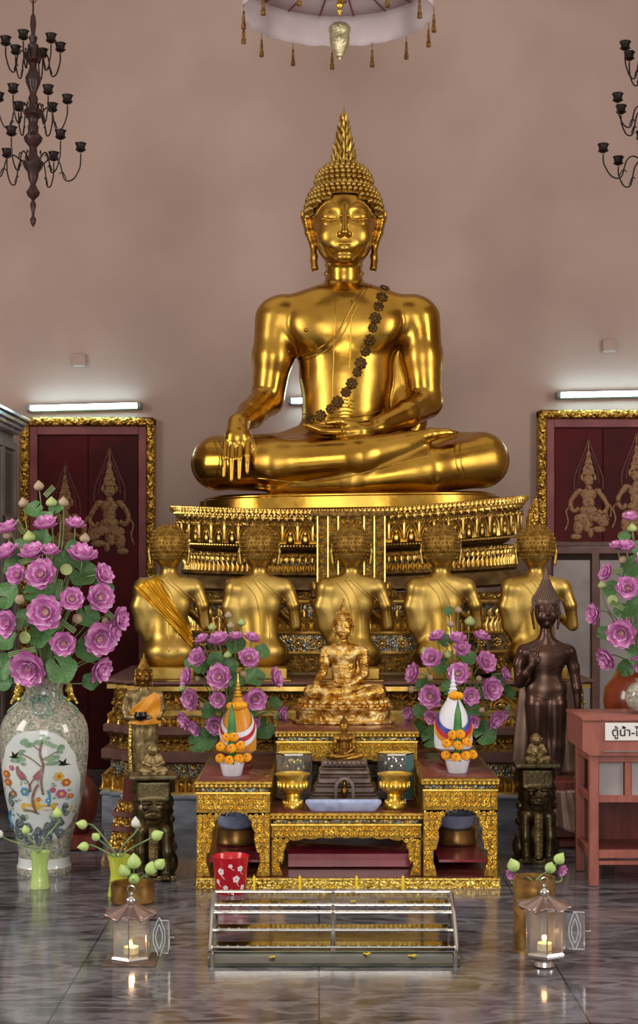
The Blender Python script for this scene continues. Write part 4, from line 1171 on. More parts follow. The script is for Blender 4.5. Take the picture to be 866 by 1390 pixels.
# ================================================================ gilded offering tables
def scallop(w, h, ap):
    """inner edge of a leg polygon, from apron bottom to floor; x grows inwards"""
    return [(w*1.35, h-ap), (w*1.3, h-ap*1.15), (w*1.12, h-ap*1.25), (w*1.1, h-ap*1.5), (w*.92, h-ap*1.75), (w*.95, h-ap*2.1), (w*.78, h-ap*2.6), (w*.62, h*.30), (w*.6, h*.16), (w*.74, h*.08), (w*.82, 0)]
def gold_table(label, px0, px1, D, pyt, zb, depth, cat='table', legw=.078, ap=.11, lipw=1.0, backclosed=True, legs=True):
    x0, x1 = X(px0, D), X(px1, D); w = x1-x0; zt = Z(pyt, D); H_ = zt-zb
    t = thing('gilded_table', label, cat, ((x0+x1)/2, D, zb))
    a = MB(); a.box((0, depth/2, H_-.006), (w-.004, depth-.0, .012), bev=.003); part('lacquer_top', a, M['maroon'], t)
    a = CB('tablebase', 'reliefbright'); e = .036
    prof = [(-.004, 0), (.004, -.004), (.006, -.014), (.0, -.022), (.003, -.03), (-.006, -.036)]
    Pt = Path([(-w/2, depth), (-w/2, 0), (w/2, 0), (w/2, depth)])
    Pt.sweep(a, [(-.02, H_-.001)]+[(o+.002, H_+z) for o, z in prof]+[(-.03, H_-.036)])
    band_petals(a, Pt, H_-.03, .001, .022, .024, .006, 1, 1.0, 3)
    part('gilt_edge', a, M['carvedbright'], t, 30)
    a = MB(); Pt.sweep(a, [(-.02, H_-.036), (-.010, H_-.037), (-.010, H_-.052), (-.02, H_-.053)]); part('mirror_strip', a, M['mosaic'], t, 30)
    h = H_-.053
    # apron with cusped lower edge
    a = CB('tablebase', 'reliefbright'); n = 22; iw = w/2-legw*1.3; poly = [(-w/2+.003, h), (-w/2+.003, h-ap)]
    for i in range(n+1):
        u = i/n; xx = -iw+2*iw*u; e_ = abs(2*u-1)
        zz_ = h-ap*(.80+.2*e_**2)-.010*abs(math.sin(u*PI*7)); poly.append((xx, zz_))
    poly += [(w/2-.003, h-ap), (w/2-.003, h)]
    a.prism(poly, .0, .03)
    a.box((0, depth-.02, h-ap/2), (w-.01, .03, ap))
    for q in (-1, 1): a.box((q*(w/2-.017), depth/2, h-ap/2), (.03, depth-.03, ap))
    fl_ = Flat(0, -.001); s_ = .0115
    rows = int(ap*.72/(s_*2.1))
    for r_ in range(rows):
        m_ = int((w-.02)/(s_*2.05))
        for i in range(m_): curl_el(a, fl_, -w/2+.012+s_+(i+.02)*(w-.024-2*s_)/(max(1, m_-1)), h-.012-s_-r_*s_*2.15, 0, s_, (-1)**(i+r_), .0042)
    a.use(a.orn)
    for (zz_, m_) in ((h-.004, 0),): a.box((0, -.002, zz_), (w, .012, .008))
    part('carved_apron', a, M['carvedbright'], t, 30)
    for q in (-1, 1):
        for back in (0, 1):
            a = CB('tablebase', 'reliefbright'); sc2 = scallop(legw, h, ap)
            poly = [(0, h-ap*.9), (legw*1.35, h-ap*.9)]+sc2+[(0, 0)]
            poly = [(q*(-w/2+.003+xx)*1.0 if q > 0 else (-w/2+.003+xx), zz_) for xx, zz_ in poly]
            if q > 0: poly = [(-x_, z_) if False else (abs(x_), z_) for x_, z_ in poly]
            y0 = depth-.045 if back else 0
            a.prism(poly, y0, y0+.04)
            if not back:
                k = 0; z_ = h-ap-.004
                while z_ > .02:
                    lw = np.interp(-z_, [-b for _, b in sc2], [c for c, _ in sc2]); m_ = max(2, int(lw/(.0235)))
                    for i in range(m_):
                        xx = -w/2+.006+.0115+i*(lw-.028)/max(1, m_-1)
                        curl_el(a, fl_, -q*xx if q > 0 else xx, z_, 0, .0112, (-1)**(i+k), .0042)
                    z_ -= .0235; k += 1
            part('leg', a, M['carvedbright'], t, 30)
    return t
DB0 = 7.32
base = thing('altar_table_base', 'low maroon base with a gilt petal edge under the gilded tables', 'base', ((X(268, DB0)+X(677, DB0))/2, DB0, 0))
bw_ = X(677, DB0)-X(268, DB0)
a = MB(); a.box((0, .8, .0215), (bw_-.01, 1.6, .043)); part('lacquer_board', a, M['maroon'], base)
a = MB(); Pb = Path([(-bw_/2, 1.6), (-bw_/2, 0), (bw_/2, 0), (bw_/2, 1.6)]); Pb.sweep(a, [(-.02, .046), (.004, .046), (.006, .038), (0, .034), (.002, .012), (.008, .008), (.008, 0)])
band_petals(a, Pb, .010, .002, .024, .024, .006, 1, 1.0, 3); part('gilt_edge', a, M['carvedbright'], base, 30)
zb0 = .047
gold_table('left gilded table with a maroon top, carrying the orange-clad image and a marigold bowl', 266, 367, 7.36, 1060, zb0, 1.0)
gold_table('right gilded table with a maroon top, carrying the white-clad image and a marigold bowl', 574, 676, 7.36, 1056, zb0, 1.0)
gold_table('wide low gilded table in the middle, carrying the urns and stone shrine', 368, 572, 7.38, 1103, zb0, .66, legw=.062, ap=.075)
gold_table('tall gilded table at the back under the gold-leafed Buddha', 375, 567, 8.05, 992, zb0, .85, legw=.085, ap=.11)
# red inner boards between the legs
for px0, px1, nm in ((291, 366, 'left'), (577, 641, 'right')):
    D = 8.35; a = MB(); a.box((0, 0, .15), (X(px1, D)-X(px0, D), .02, .3), bev=.004); a.box((0, -.42, .045), (X(px1, D)-X(px0, D)-.02, .8, .012))
    solo('red_backboard', a, M['pinkbase'], 'pink-red lacquered board seen through the legs of the '+nm+' gilded table', 'board', ((X(px0, D)+X(px1, D))/2, D-.02, zb0))
a = MB(); a.box((0, 0, .035), (.60, .4, .07), bev=.004); solo('red_floor_panel', a, M['pinkbase'], 'pink-red lacquered low panel under the middle gilded table', 'board', (X(470, 8.3), 7.78, zb0))

# gold-leafed Buddha
zt = Z(992, 8.05)
gl = seated_copy('gold_leaf_buddha_statue', 'seated Buddha covered in crinkled gold leaf, in the middle on the tall gilded table', 8.5, 466, zt+.128, 114/435*1.0, M['leaf'], M['leaf'])
pb = MB(); 
def ovr(r, z, k=1): return [(r*math.copysign(abs(math.cos(a))**.85, math.cos(a)), -.62*r*math.copysign(abs(math.sin(a))**.85, math.sin(a)), z) for a in [2*PI*j/48 for j in range(48)]]
pb.loft([ovr(r, z) for r, z in ((.278, -.128), (.285, -.124), (.285, -.112), (.262, -.104), (.26, -.055), (.272, -.048), (.272, -.038), (.235, -.032), (.23, -.02), (.245, -.008), (.235, .002), (.22, .006), (.16, .008))], True, True, True)
for j in range(34):
    a_ = 2*PI*j/34; r = .232; c = (r*math.cos(a_)*1.02, -.62*r*math.sin(a_)*1.02, -.012)
    pb.sph(c, (.022, .022, .018), 7, 5); pb.sph((c[0]*1.03, c[1]*1.03, -.03), (.018, .018, .010), 7, 5)
part('lotus_base', pb, M['leaf'], gl, 50)

# small bronze Buddha on a stepped stone shrine
zlow = Z(1103, 7.38)
shp = thing('stepped_stone_shrine', 'small grey-brown stepped stone shrine with an arched niche, on the low middle table', 'shrine', (X(467, 7.72), 7.72, zlow))
us = 7.72/FP; a = MB()
lev = [(50, 0, 5), (46, 5, 12), (43, 12, 16), (41, 16, 24), (38, 24, 28), (36, 28, 36), (33, 36, 40), (34, 40, 46), (30, 46, 50), (31, 50, 58)]
top_ = 58
for w, z0, z1 in lev: a.box((0, 0, (z0+z1)/2*us), (2*w*us, 1.5*w*us, (z1-z0)*us), bev=.006)
part('stepped_body', a, M['darkstone'], shp, 40)
a = MB(); nb_ = [( 13*math.cos(t), 22+15*math.sin(t)) for t in np.linspace(0, PI, 14)]; outer = [(13.5, 3)]+[(13.5*math.cos(t), 24+15*math.sin(t)) for t in np.linspace(0, PI, 14)]+[(-13.5, 3)]
inner = [(9.5, 5)]+[(9.5*math.cos(t), 24+11*math.sin(t)) for t in np.linspace(0, PI, 14)]+[(-9.5, 5)]
outer = [(x_*us, z_*us) for x_, z_ in outer]; inner = [(x_*us, z_*us) for x_, z_ in inner]
yo_ = -1.5*50*us/2-.004; rows = [[(p[0], yo_+.05, p[1]) for p in outer], [(p[0], yo_, p[1]) for p in outer], [(p[0], yo_, p[1]) for p in inner], [(p[0], yo_+.05, p[1]) for p in inner]]
a.loft(rows, False); part('niche_frame', a, M['darkstone'], shp, 40)
a = MB(); a.prism(inner, yo_+.045, yo_+.05); part('niche_back', a, M['black'], shp)
a = MB(); a.lathe([(.016, 0), (.018, .006), (.01, .012), (.013, .03), (.02, .05), (.012, .07), (.006, .074), (.011, .082), (.010, .096), (.004, .104), (.001, .118)], (0, yo_+.024, 5*us), 12); part('niche_figure', a, M['bronzegold'], shp, 60, 'tiny gilt figure in the niche')
a = MB(); 
for j in range(-4, 5): a.sph((j*6.4*us, -.78*31*us, (top_-3)*us), (3.1*us, 2*us, 4*us), 8, 6)
part('petal_rim', a, M['darkstone'], shp)
seated_copy('small_bronze_buddha', 'small brown bronze seated Buddha on top of the stepped stone shrine', 7.72, 467, zlow+top_*us, 52/435, M['bronzegold'], M['bronzegold'])
a = MB(); 
def rr(w, d, z, r=.02):
    o = []
    for sx, sy, a0 in ((1, 1, 0), (-1, 1, 90), (-1, -1, 180), (1, -1, 270)):
        for q in range(5):
            an = math.radians(a0+q*22.5); o.append((sx*(w/2-r)+r*math.cos(an), sy*(d/2-r)+r*math.sin(an), z))
    return o
tw = X(518, 7.45)-X(415, 7.45)
a.loft([rr(tw*.84, .07, 0), rr(tw*.86, .075, .003), rr(tw, .105, .04), rr(tw, .105, .045), rr(tw*.96, .1, .045), rr(tw*.83, .07, .008)], True, True, True)
solo('serving_tray', a, M['bluewhite'], 'shallow bluish-white plastic tray in front of the stepped stone shrine', 'tray', (X(466, 7.45), 7.446, zlow+.001))
# tiny lid between

# pedestal urns
def urn(px, D, label, fancy):
    k = D/FP; t = thing('incense_urn', label, 'urn', (X(px, D), D, zlow), 0, 'pair of gold incense urns'); a = MB()
    f_ = (lambda an, i, z: 1+.05*math.cos(9*an) if fancy and i in (7, 8, 9) else (1+.03*math.cos(16*an) if i in (1, 2) else 1))
    a.lathe([(14, 0), (15.5, 2), (14.5, 6), (11, 10), (9.5, 14), (10.5, 17), (9, 20), (13, 22), (19, 28), (20, 34), (18.5, 39), (20, 42), (23.5, 45), (24, 47), (22, 47.5), (19, 45)] and [(r*k, z*k) for r, z in [(14, 0), (15.5, 2), (14.5, 6), (11, 10), (9.5, 14), (10.5, 17), (9, 20), (13, 22), (19, 28), (20, 34), (18.5, 39), (20, 42), (23.5, 45), (24, 47), (22, 47.5), (19, 44)]], n=36, mod=f_)
    for i in range(20):
        an = 2*PI*i/20; a.sph((19.6*k*math.cos(an), 19.6*k*math.sin(an), 32*k), (2.4*k, 2.4*k, 5*k), 6, 5)
        a.sph((12.5*k*math.cos(an), 12.5*k*math.sin(an), 8*k), (1.7*k, 1.7*k, 3.4*k), 6, 4)
    part('bowl', a, M['reliefbright'], t, 50)
    a = MB(); a.lathe([(.1*k, 41.5*k), (19.3*k, 42*k)], n=24); part('ash', a, M['brass'], t)
    return t
urn(397, 7.52, 'bright gold incense urn at the left of the stone shrine, smooth sides', False)
urn(536, 7.52, 'bright gold incense urn at the right of the stone shrine, ruffled rim', True)
# gold floral sprigs and glass display boxes
def glassbox(px, D, label, w, h, tealside):
    k = D/FP; t = thing('glass_display_box', label, 'display box', (X(px, D), D, zlow)); r = w/2*k; H_ = h*k
    a = MB(); a.lathe([(r*1.06, 0), (r*1.06, .012)], n=6, rot=0); a.lathe([(r*1.04, H_-.006), (r*1.04, H_), (r*.2, H_+.001)], n=6)
    for j in range(6):
        an = PI/3*j; a.tube([(r*math.cos(an), r*math.sin(an), .012), (r*math.cos(an), r*math.sin(an), H_)], .0035, 5)
    part('metal_frame', a, M['steel'], t, 30)
    for j in range(6):
        a1, a2 = PI/3*j, PI/3*(j+1); c1 = Vector((r*math.cos(a1), r*math.sin(a1), 0)); c2 = Vector((r*math.cos(a2), r*math.sin(a2), 0)); n = ((c1+c2)/2).normalized()*.0015
        a = MB(); q = [c1-n, c2-n, c2+n, c1+n]; a.prism([(p.x, p.y) for p in q], .012, H_-.006, 'z')
        side = tealside and j in (5,); part('pane', a, M['glassteal'] if side or (tealside and j == 0) else M['glass'], t, label='teal pane' if side or (tealside and j == 0) else None)
    return t, r, H_
b1 = glassbox(399, 7.80, 'hexagonal glass box with golden sprays inside, behind the left gold urn', 48, 64, False)
b2 = glassbox(537, 7.80, 'hexagonal glass box with a teal side and silvery sprays, behind the right gold urn', 48, 64, True)
for (t, r, H_), m_, nm, lab in ((b1, M['reliefbright'], 'golden_sprays', 'tiny golden sprays on stems inside the left hexagonal glass box'), (b2, M['steel'], 'silver_sprays', 'tiny silvery sprays on stems inside the right hexagonal glass box')):
    a = MB()
    a.lathe([(r*.45, 0), (r*.5, .02), (r*.25, .03), (r*.3, .05), (r*.45, .09), (r*.42, .095)], n=14)
    for j in range(11):
        an = 2.4*j; q = r*.5*math.sqrt(j/11); tp = (q*math.cos(an)*1.3, q*math.sin(an)*1.3, H_*(.6+.25*rnd.random()))
        a.tube([(q*.5*math.cos(an), q*.5*math.sin(an), .07), tp], .0022, 4); a.sph(tp, (.009, .009, .012), 6, 4)
        for p_ in range(4): a.sph((tp[0]+.011*math.cos(p_*1.6), tp[1]+.011*math.sin(p_*1.6), tp[2]-.006), (.006, .006, .004), 5, 3)
    l_ = t.location; solo(nm, a, m_, lab, 'ornament', (l_.x, l_.y, l_.z+.0125))

# lidded bowls under the side tables
for px, nm in ((320, 'left'), (620, 'right')):
    D = 7.95; k = D/FP; t = thing('lidded_bowl', 'blue-white scalloped bowl on a brass stand, seen under the '+nm+' gilded table', 'bowl', (X(px, D), D-.0, zb0+.055))
    if True:
        a = MB(); a.lathe([(26*k, 0), (27*k, 3*k), (24*k, 10*k), (25*k, 20*k), (22*k, 21*k)], n=28); part('brass_stand', a, M['brass'], t)
        a = MB(); a.lathe([(18*k, 21*k), (24*k, 26*k), (26*k, 36*k), (27*k, 40*k), (24*k, 38*k), (18*k, 30*k)], n=48, mod=lambda an, i, z: 1+(.05*math.cos(12*an) if i in (3, 4) else 0)); part('scalloped_bowl', a, M['bluewhite'], t)
        a = MB(); a.tube(smooth_path([(-12*k, 0, 34*k), (-10*k, 0, 46*k), (-2*k, 0, 42*k), (4*k, 0, 50*k), (12*k, 0, 46*k)], 5), .005, 6); part('white_twig', a, M['ribwhite'], t)

# ---------------------------------------------------------------- clothed images + marigold bowls
def clothed(px, D, pyb, pyt, bodym, label, sashcols, body_w):
    zb_ = Z(1056, 7.36) if px > 433 else Z(1060, 7.36)
    k = D/FP; t = thing('clothed_image', label, 'statue', (X(px, D), D, zb_)); h = (Z(pyt, D)-zb_)/k
    a = MB(); a.lathe([(r*k, z*k) for r, z in ((19, 0), (20, 3), (16, 6), (18, 12), (21, 15), (17, 20), (12, 22))], n=24); part('base', a, M['wooddark'], t)
    a = MB(); w = body_w/2
    a.lathe([(r*k, z*k) for r, z in ((w*.75, 20), (w*.96, 24), (w, 34), (w*.98, 48), (w*.86, 62), (w*.62, 76), (w*.36, 88), (w*.2, 98), (w*.1, 106))], n=36, mod=lambda an, i, z: 1+.03*math.cos(an*7+z*60)); part('cloth_wrap', a, M[bodym], t)
    # crossing sash: three stripes
    for q in (-1, 1):
        for j, cm_ in enumerate(sashcols):
            b = MB()
            def sp_(u, v):
                an = -PI/2+q*(u*1.45); zz_ = 40+u*u*26+(j-1)*7+(v-.5)*7
                r = (np.interp(zz_, [20, 24, 34, 48, 62, 76, 88], [w*.75, w*.96, w, w*.98, w*.86, w*.62, w*.36])*1.06+1.0)
                return (r*k*math.cos(an), r*k*math.sin(an), zz_*k)
            b.grid(sp_, 16, 3); part('sash_stripe', b, M[cm_], t, 180)
    b = MB(); 
    for dx, r in ((0, 6), ): 
        for q in range(2): b.tube([(-5*k+q*10*k+r*k*.6*math.cos(a_), -(w*1.12)*k, 38*k+r*k*.6*math.sin(a_)) for a_ in np.linspace(0, 2*PI, 14)], .0035, 6)
    part('sash_bow', b, M['ribblue'] if bodym == 'orange' else M['marigold'], t)
    b = MB(); zt_ = h
    b.lathe([(r*k, (98+(h-98)*z)*k) for r, z in ((5, -.12), (7, 0), (4.5, .08), (6, .14), (3.5, .22), (4.6, .3), (2.6, .38), (3.4, .46), (1.8, .55), (2.2, .62), (1.2, .72), (1.4, .78), (.3, 1))], n=14)
    part('spire', b, M['reliefbright'] if bodym == 'orange' else M['ribwhite'], t)
    return t
clothed(323, 7.85, 0, 914, 'orange', 'image wrapped in orange cloth with a white-red sash and gold spire', ['ribwhite', 'ribred', 'ribwhite'], 50)
clothed(615, 7.85, 0, 906, 'ribwhite', 'image wrapped in white cloth with an orange, red and blue sash', ['orange', 'ribred', 'ribblue'], 52)
b = MB(); b.sph((0, 0, 0), (.034, .028, .024), 14, 9); b.sph((.03, -.005, .004), (.024, .02, .02), 12, 8); b.sph((-.032, -.005, 0), (.022, .02, .02), 12, 8)
solo('marigold_garland', b, M['marigold'], 'orange marigold garland round the neck of the orange-wrapped image', 'garland', W(322, 958, 7.76)+Vector((0, -.02, 0)))
b = MB(); b.sph((0, 0, 0), (.034, .026, .024), 14, 9); b.sph((.022, -.01, 0), (.02, .02, .02), 12, 8)
solo('marigold_garland', b, M['marigold'], 'orange marigold garland round the neck of the white-wrapped image', 'garland', W(617, 944, 7.76)+Vector((0, -.02, 0)))
def marigold_mb():
    a = MB()
    for ring, (r, z, n_, tilt) in enumerate(((.019, .0, 12, .2), (.015, .005, 10, .6), (.010, .009, 8, 1.0), (.005, .011, 5, 1.3))):
        for j in range(n_):
            an = 2*PI*(j+.5*(ring % 2))/n_; a.sph((r*math.cos(an), r*math.sin(an), z), (.0068, .0068, .005), 6, 4)
    a.sph((0, 0, -.004), (.014, .014, .008), 10, 6); return a
MG = marigold_mb().mesh('blossom', M['marigold'], 60); mc = MB(); mc.sph((0, 0, .013), (.0062, .0062, .004), 8, 5); MGC = mc.mesh('dark_centre', M['wooddark'], 180)
mgproto = None
def bowl_set(px, pyb, nm, D=7.56):
    k = D/FP; zb_ = Z(1056 if px > 433 else 1060, 7.36); c = Vector((X(px, D), D, zb_))
    a = MB(); a.lathe([(12*k, 0), (13*k, 1*k), (16.5*k, 15*k), (17.5*k, 17*k), (16*k, 16.5*k), (12*k, 3*k)], n=28)
    solo('offering_bowl', a, M['white'], 'small white bowl of marigolds on the '+nm+' gilded table', 'bowl', c)
    global mgproto
    pos = [(-16, 24, .2), (-3, 22, -.2), (10, 24, -.1), (20, 25, .2), (-15, 40, .1), (0, 38, -.2), (12, 42, -.1), (3, 53, 0), (-7, 52, .1)]
    place = ['lowest at the left', 'low in the front', 'low beside the middle', 'lowest at the right', 'middle height at the left', 'in the centre', 'middle height at the right', 'topmost', 'near the top at the left']
    for (dx, dz, dy), pl_ in zip(pos, place):
        loc = c+Vector((dx*k, -.03+dy*.06, dz*k)); lab = 'orange marigold in the '+nm+' white bowl, '+pl_
        if mgproto is None:
            mgproto = thing('marigold', lab, 'flower', loc, 0, 'marigolds in the white bowls'); part('blossom', MG, None, mgproto); part('dark_centre', MGC, None, mgproto)
            st_ = MB(); st_.tube([(0, 0, 0), (0, 0, -.03)], .003, 5); part('stem', st_, M['stem'], mgproto); t_ = mgproto
        else: t_ = dup(mgproto, loc, lab)
        t_.rotation_euler = (math.radians(62), 0, rnd.uniform(-.3, .3)+dx*.012)
    b = MB(); b.loft([[(x_*k*w_, -.02-yy*k, z_*k) for x_ in (-1, 0, 1) for yy in ((1.5 if x_ == 0 else 0),)] for w_, z_ in ((3, 10), (5.5, 40), (6, 60), (4.5, 80), (.3, 100))], False)
    o = solo('folded_leaf', b, M['greenleaf'], 'tall folded green leaf spear standing in the '+nm+' white bowl', 'leaf', c, 0, None, 180); o.modifiers.new('s', 'SOLIDIFY').thickness = .006
    b = MB()
    for j in range(9):
        a_ = -.9+j*.22; b.tube([(.015, .0, 20*k), (.015+.09*math.sin(.7+j*.06), -.01+.003*j, (20+22*math.cos(.7+j*.09))*k)], .0014, 4); 
        for q in range(4): b.sph((.015+.09*math.sin(.7+j*.06)*(.55+.15*q), -.01+.003*j, (20+22*math.cos(.7+j*.09)*(.55+.15*q))*k), .003, 5, 3)
    solo('beaded_sprig', b, M['steel'], 'silvery beaded sprig sticking out to the right of the '+nm+' white bowl', 'ornament', c)
bowl_set(315, 0, 'left'); bowl_set(621, 0, 'right')
# ================================================================ lotus bouquets
def bloom_mesh(seed, openness=1.0):
    r_ = random.Random(seed); a = MB(); a.use(M['petal'])
    rings = [(7, 1.0, 10, .92), (7, .95, 28, .86), (7, .84, 46, .78), (6, .66, 62, .7), (5, .46, 76, .6)]
    for ri, (n, L_, el, wd) in enumerate(rings):
        a.use(M['petalin'] if ri % 2 == 0 else M['petal'])
        for j in range(n):
            an = 2*PI*(j+.5*(ri % 2))/n+r_.uniform(-.12, .12); e0 = math.radians(min(88, el/openness+r_.uniform(-7, 7))); L2 = L_*r_.uniform(.9, 1.08); rows = []
            for i in range(6):
                v = i/5; ww = .46*wd*max(.0, math.sin(PI*min(1, (v*.80+.10))))**.8*(1 if v < .98 else .3); zt = .16*v**3; el2 = e0+.5*(v-.25)**2*2-.35*v
                rr_ = .06+L2*v*math.cos(e0)*(1-.08*v); zz_ = zt+L2*(math.sin(e0)*v*(1-.15*v)+.16*v*v*0)-.05*math.sin(v*PI); row = []
                for c in (-1, -.5, 0, .5, 1):
                    cup = .11*c*c*wd*math.sin(v*PI*.8+.2); row.append((rr_-cup*math.sin(e0), c*ww, zz_+cup*math.cos(e0)))
                rows.append([(p[0]*math.cos(an)-p[1]*math.sin(an), p[0]*math.sin(an)+p[1]*math.cos(an), p[2]) for p in row])
            a.loft(rows, False)
    return a.mesh('petals', None, 180)
BL = [bloom_mesh(i, o) for i, o in enumerate((1.25, 1.1, 1.0, .85))]
pm = MB(); pm.sph((0, 0, .12), (.15, .15, .1), 12, 7)
for j in range(26):
    an = 2.4*j; r = .17+.05*(j % 2); pm.tube([(r*.7*math.cos(an), r*.7*math.sin(an), .08), (r*math.cos(an)*1.1, r*math.sin(an)*1.1, .22)], .014, 4)
POD = pm.mesh('stamens', M['pod'], 60)
def bud_mesh(a, fat=1.0):
    a.lathe([(.12*fat, -.02), (.55*fat, .18), (.72*fat, .5), (.62*fat, .85), (.36*fat, 1.15), (.08, 1.42), (.01, 1.5)], n=14, mod=lambda an, i, z: 1+.05*math.cos(5*an+z*2)); return a
BUDP = bud_mesh(MB()).mesh('bud', M['budpink'], 180); BUDG = bud_mesh(MB(), 1.1).mesh('bud', M['budgreen'], 180); BUDF = bud_mesh(MB(), .95).mesh('bud', M['freshbud'], 180)
BUDW = bud_mesh(MB(), .85).mesh('bud', M['whitebud'], 180)
cal = MB()
for j in range(5):
    an = 2*PI*j/5; rows = []
    for i in range(4):
        v = i/3; r = .2+.55*math.sin(v*1.6); w_ = .3*(1-v)+.02; rows.append([(r*math.cos(an+c*w_), r*math.sin(an+c*w_), .0+v*.62) for c in (-1, 0, 1)])
    cal.loft(rows, False)
CAL = cal.mesh('calyx', M['stem'], 180)
podm = MB(); podm.lathe([(.1, -.4), (.45, -.1), (.8, .25), (.84, .34), (.78, .4), (.02, .42)], n=16)
for j in range(9):
    an = 2*PI*j/8; r = .5 if j < 8 else 0; podm.sph((r*math.cos(an), r*math.sin(an), .41), (.1, .1, .06), 7, 4)
SEED = podm.mesh('seed_head', M['budgreen'], 50)
def leaf_mesh(seed):
    r_ = random.Random(seed); ph = r_.random()*6; a = MB()
    def fn(u, v):
        an = .12+u*(2*PI-.24); rr_ = v*(1+.06*math.sin(5*an+ph)); return (rr_*math.cos(an), rr_*math.sin(an), .28*v**2*(1+.45*math.sin(3*an+ph))-.02*abs(math.sin(an*5))*v)
    a.grid(fn, 40, 6)
    for j in range(10):
        an = 2*PI*(j+.5)/10; a.tube([(v*math.cos(an), v*math.sin(an), .28*v**2*(1+.45*math.sin(3*an+ph))-.015) for v in (.05, .35, .65, .92)], [.022, .018, .012, .006], 4)
    return a.mesh('leaf_blade', M['lotusleaf'], 180)
LF_ = [leaf_mesh(i) for i in range(3)]
def rank_labels(items, base, place):
    """items: (px,py); left/middle/right thirds by px, ranked by height"""
    xs_ = [i[0] for i in items]; lo, hi = min(xs_), max(xs_)+1; out = [None]*len(items)
    words = ['topmost', 'second highest', 'third highest', 'fourth highest', 'fifth highest', 'sixth highest', 'seventh highest', 'eighth highest', 'ninth highest', 'tenth highest', 'eleventh highest', 'twelfth highest']
    for z_, zn in enumerate(('left', 'middle', 'right')):
        ids = [i for i in range(len(items)) if int(3*(items[i][0]-lo)/(hi-lo)) == z_]; ids.sort(key=lambda i: items[i][1])
        for q, i in enumerate(ids): out[i] = base+', '+(words[q] if len(ids) > 1 else 'only one')+' at '+zn+' of '+place
    return out
def aim(v, roll=0):
    return (Vector(v).normalized().to_track_quat('Z', 'Y').to_matrix().to_4x4() @ Matrix.Rotation(roll, 4, 'Z'))
def add_stem(parent, p, mouth, r, dirv):
    q0 = Vector(p); q3 = Vector(mouth); q1 = q0-Vector(dirv).normalized()*(.22*(q3-q0).length)
    q2 = q3.lerp(q0, .35); q2.x = q3.x+(q0.x-q3.x)*.22; q2.y = q3.y+(q0.y-q3.y)*.22
    m_ = MB(); m_.tube([(v-q0) for v in smooth_path([q0, q1, q2, q3], 5)], r, 5); return part('stem', m_, M['stem'], parent)
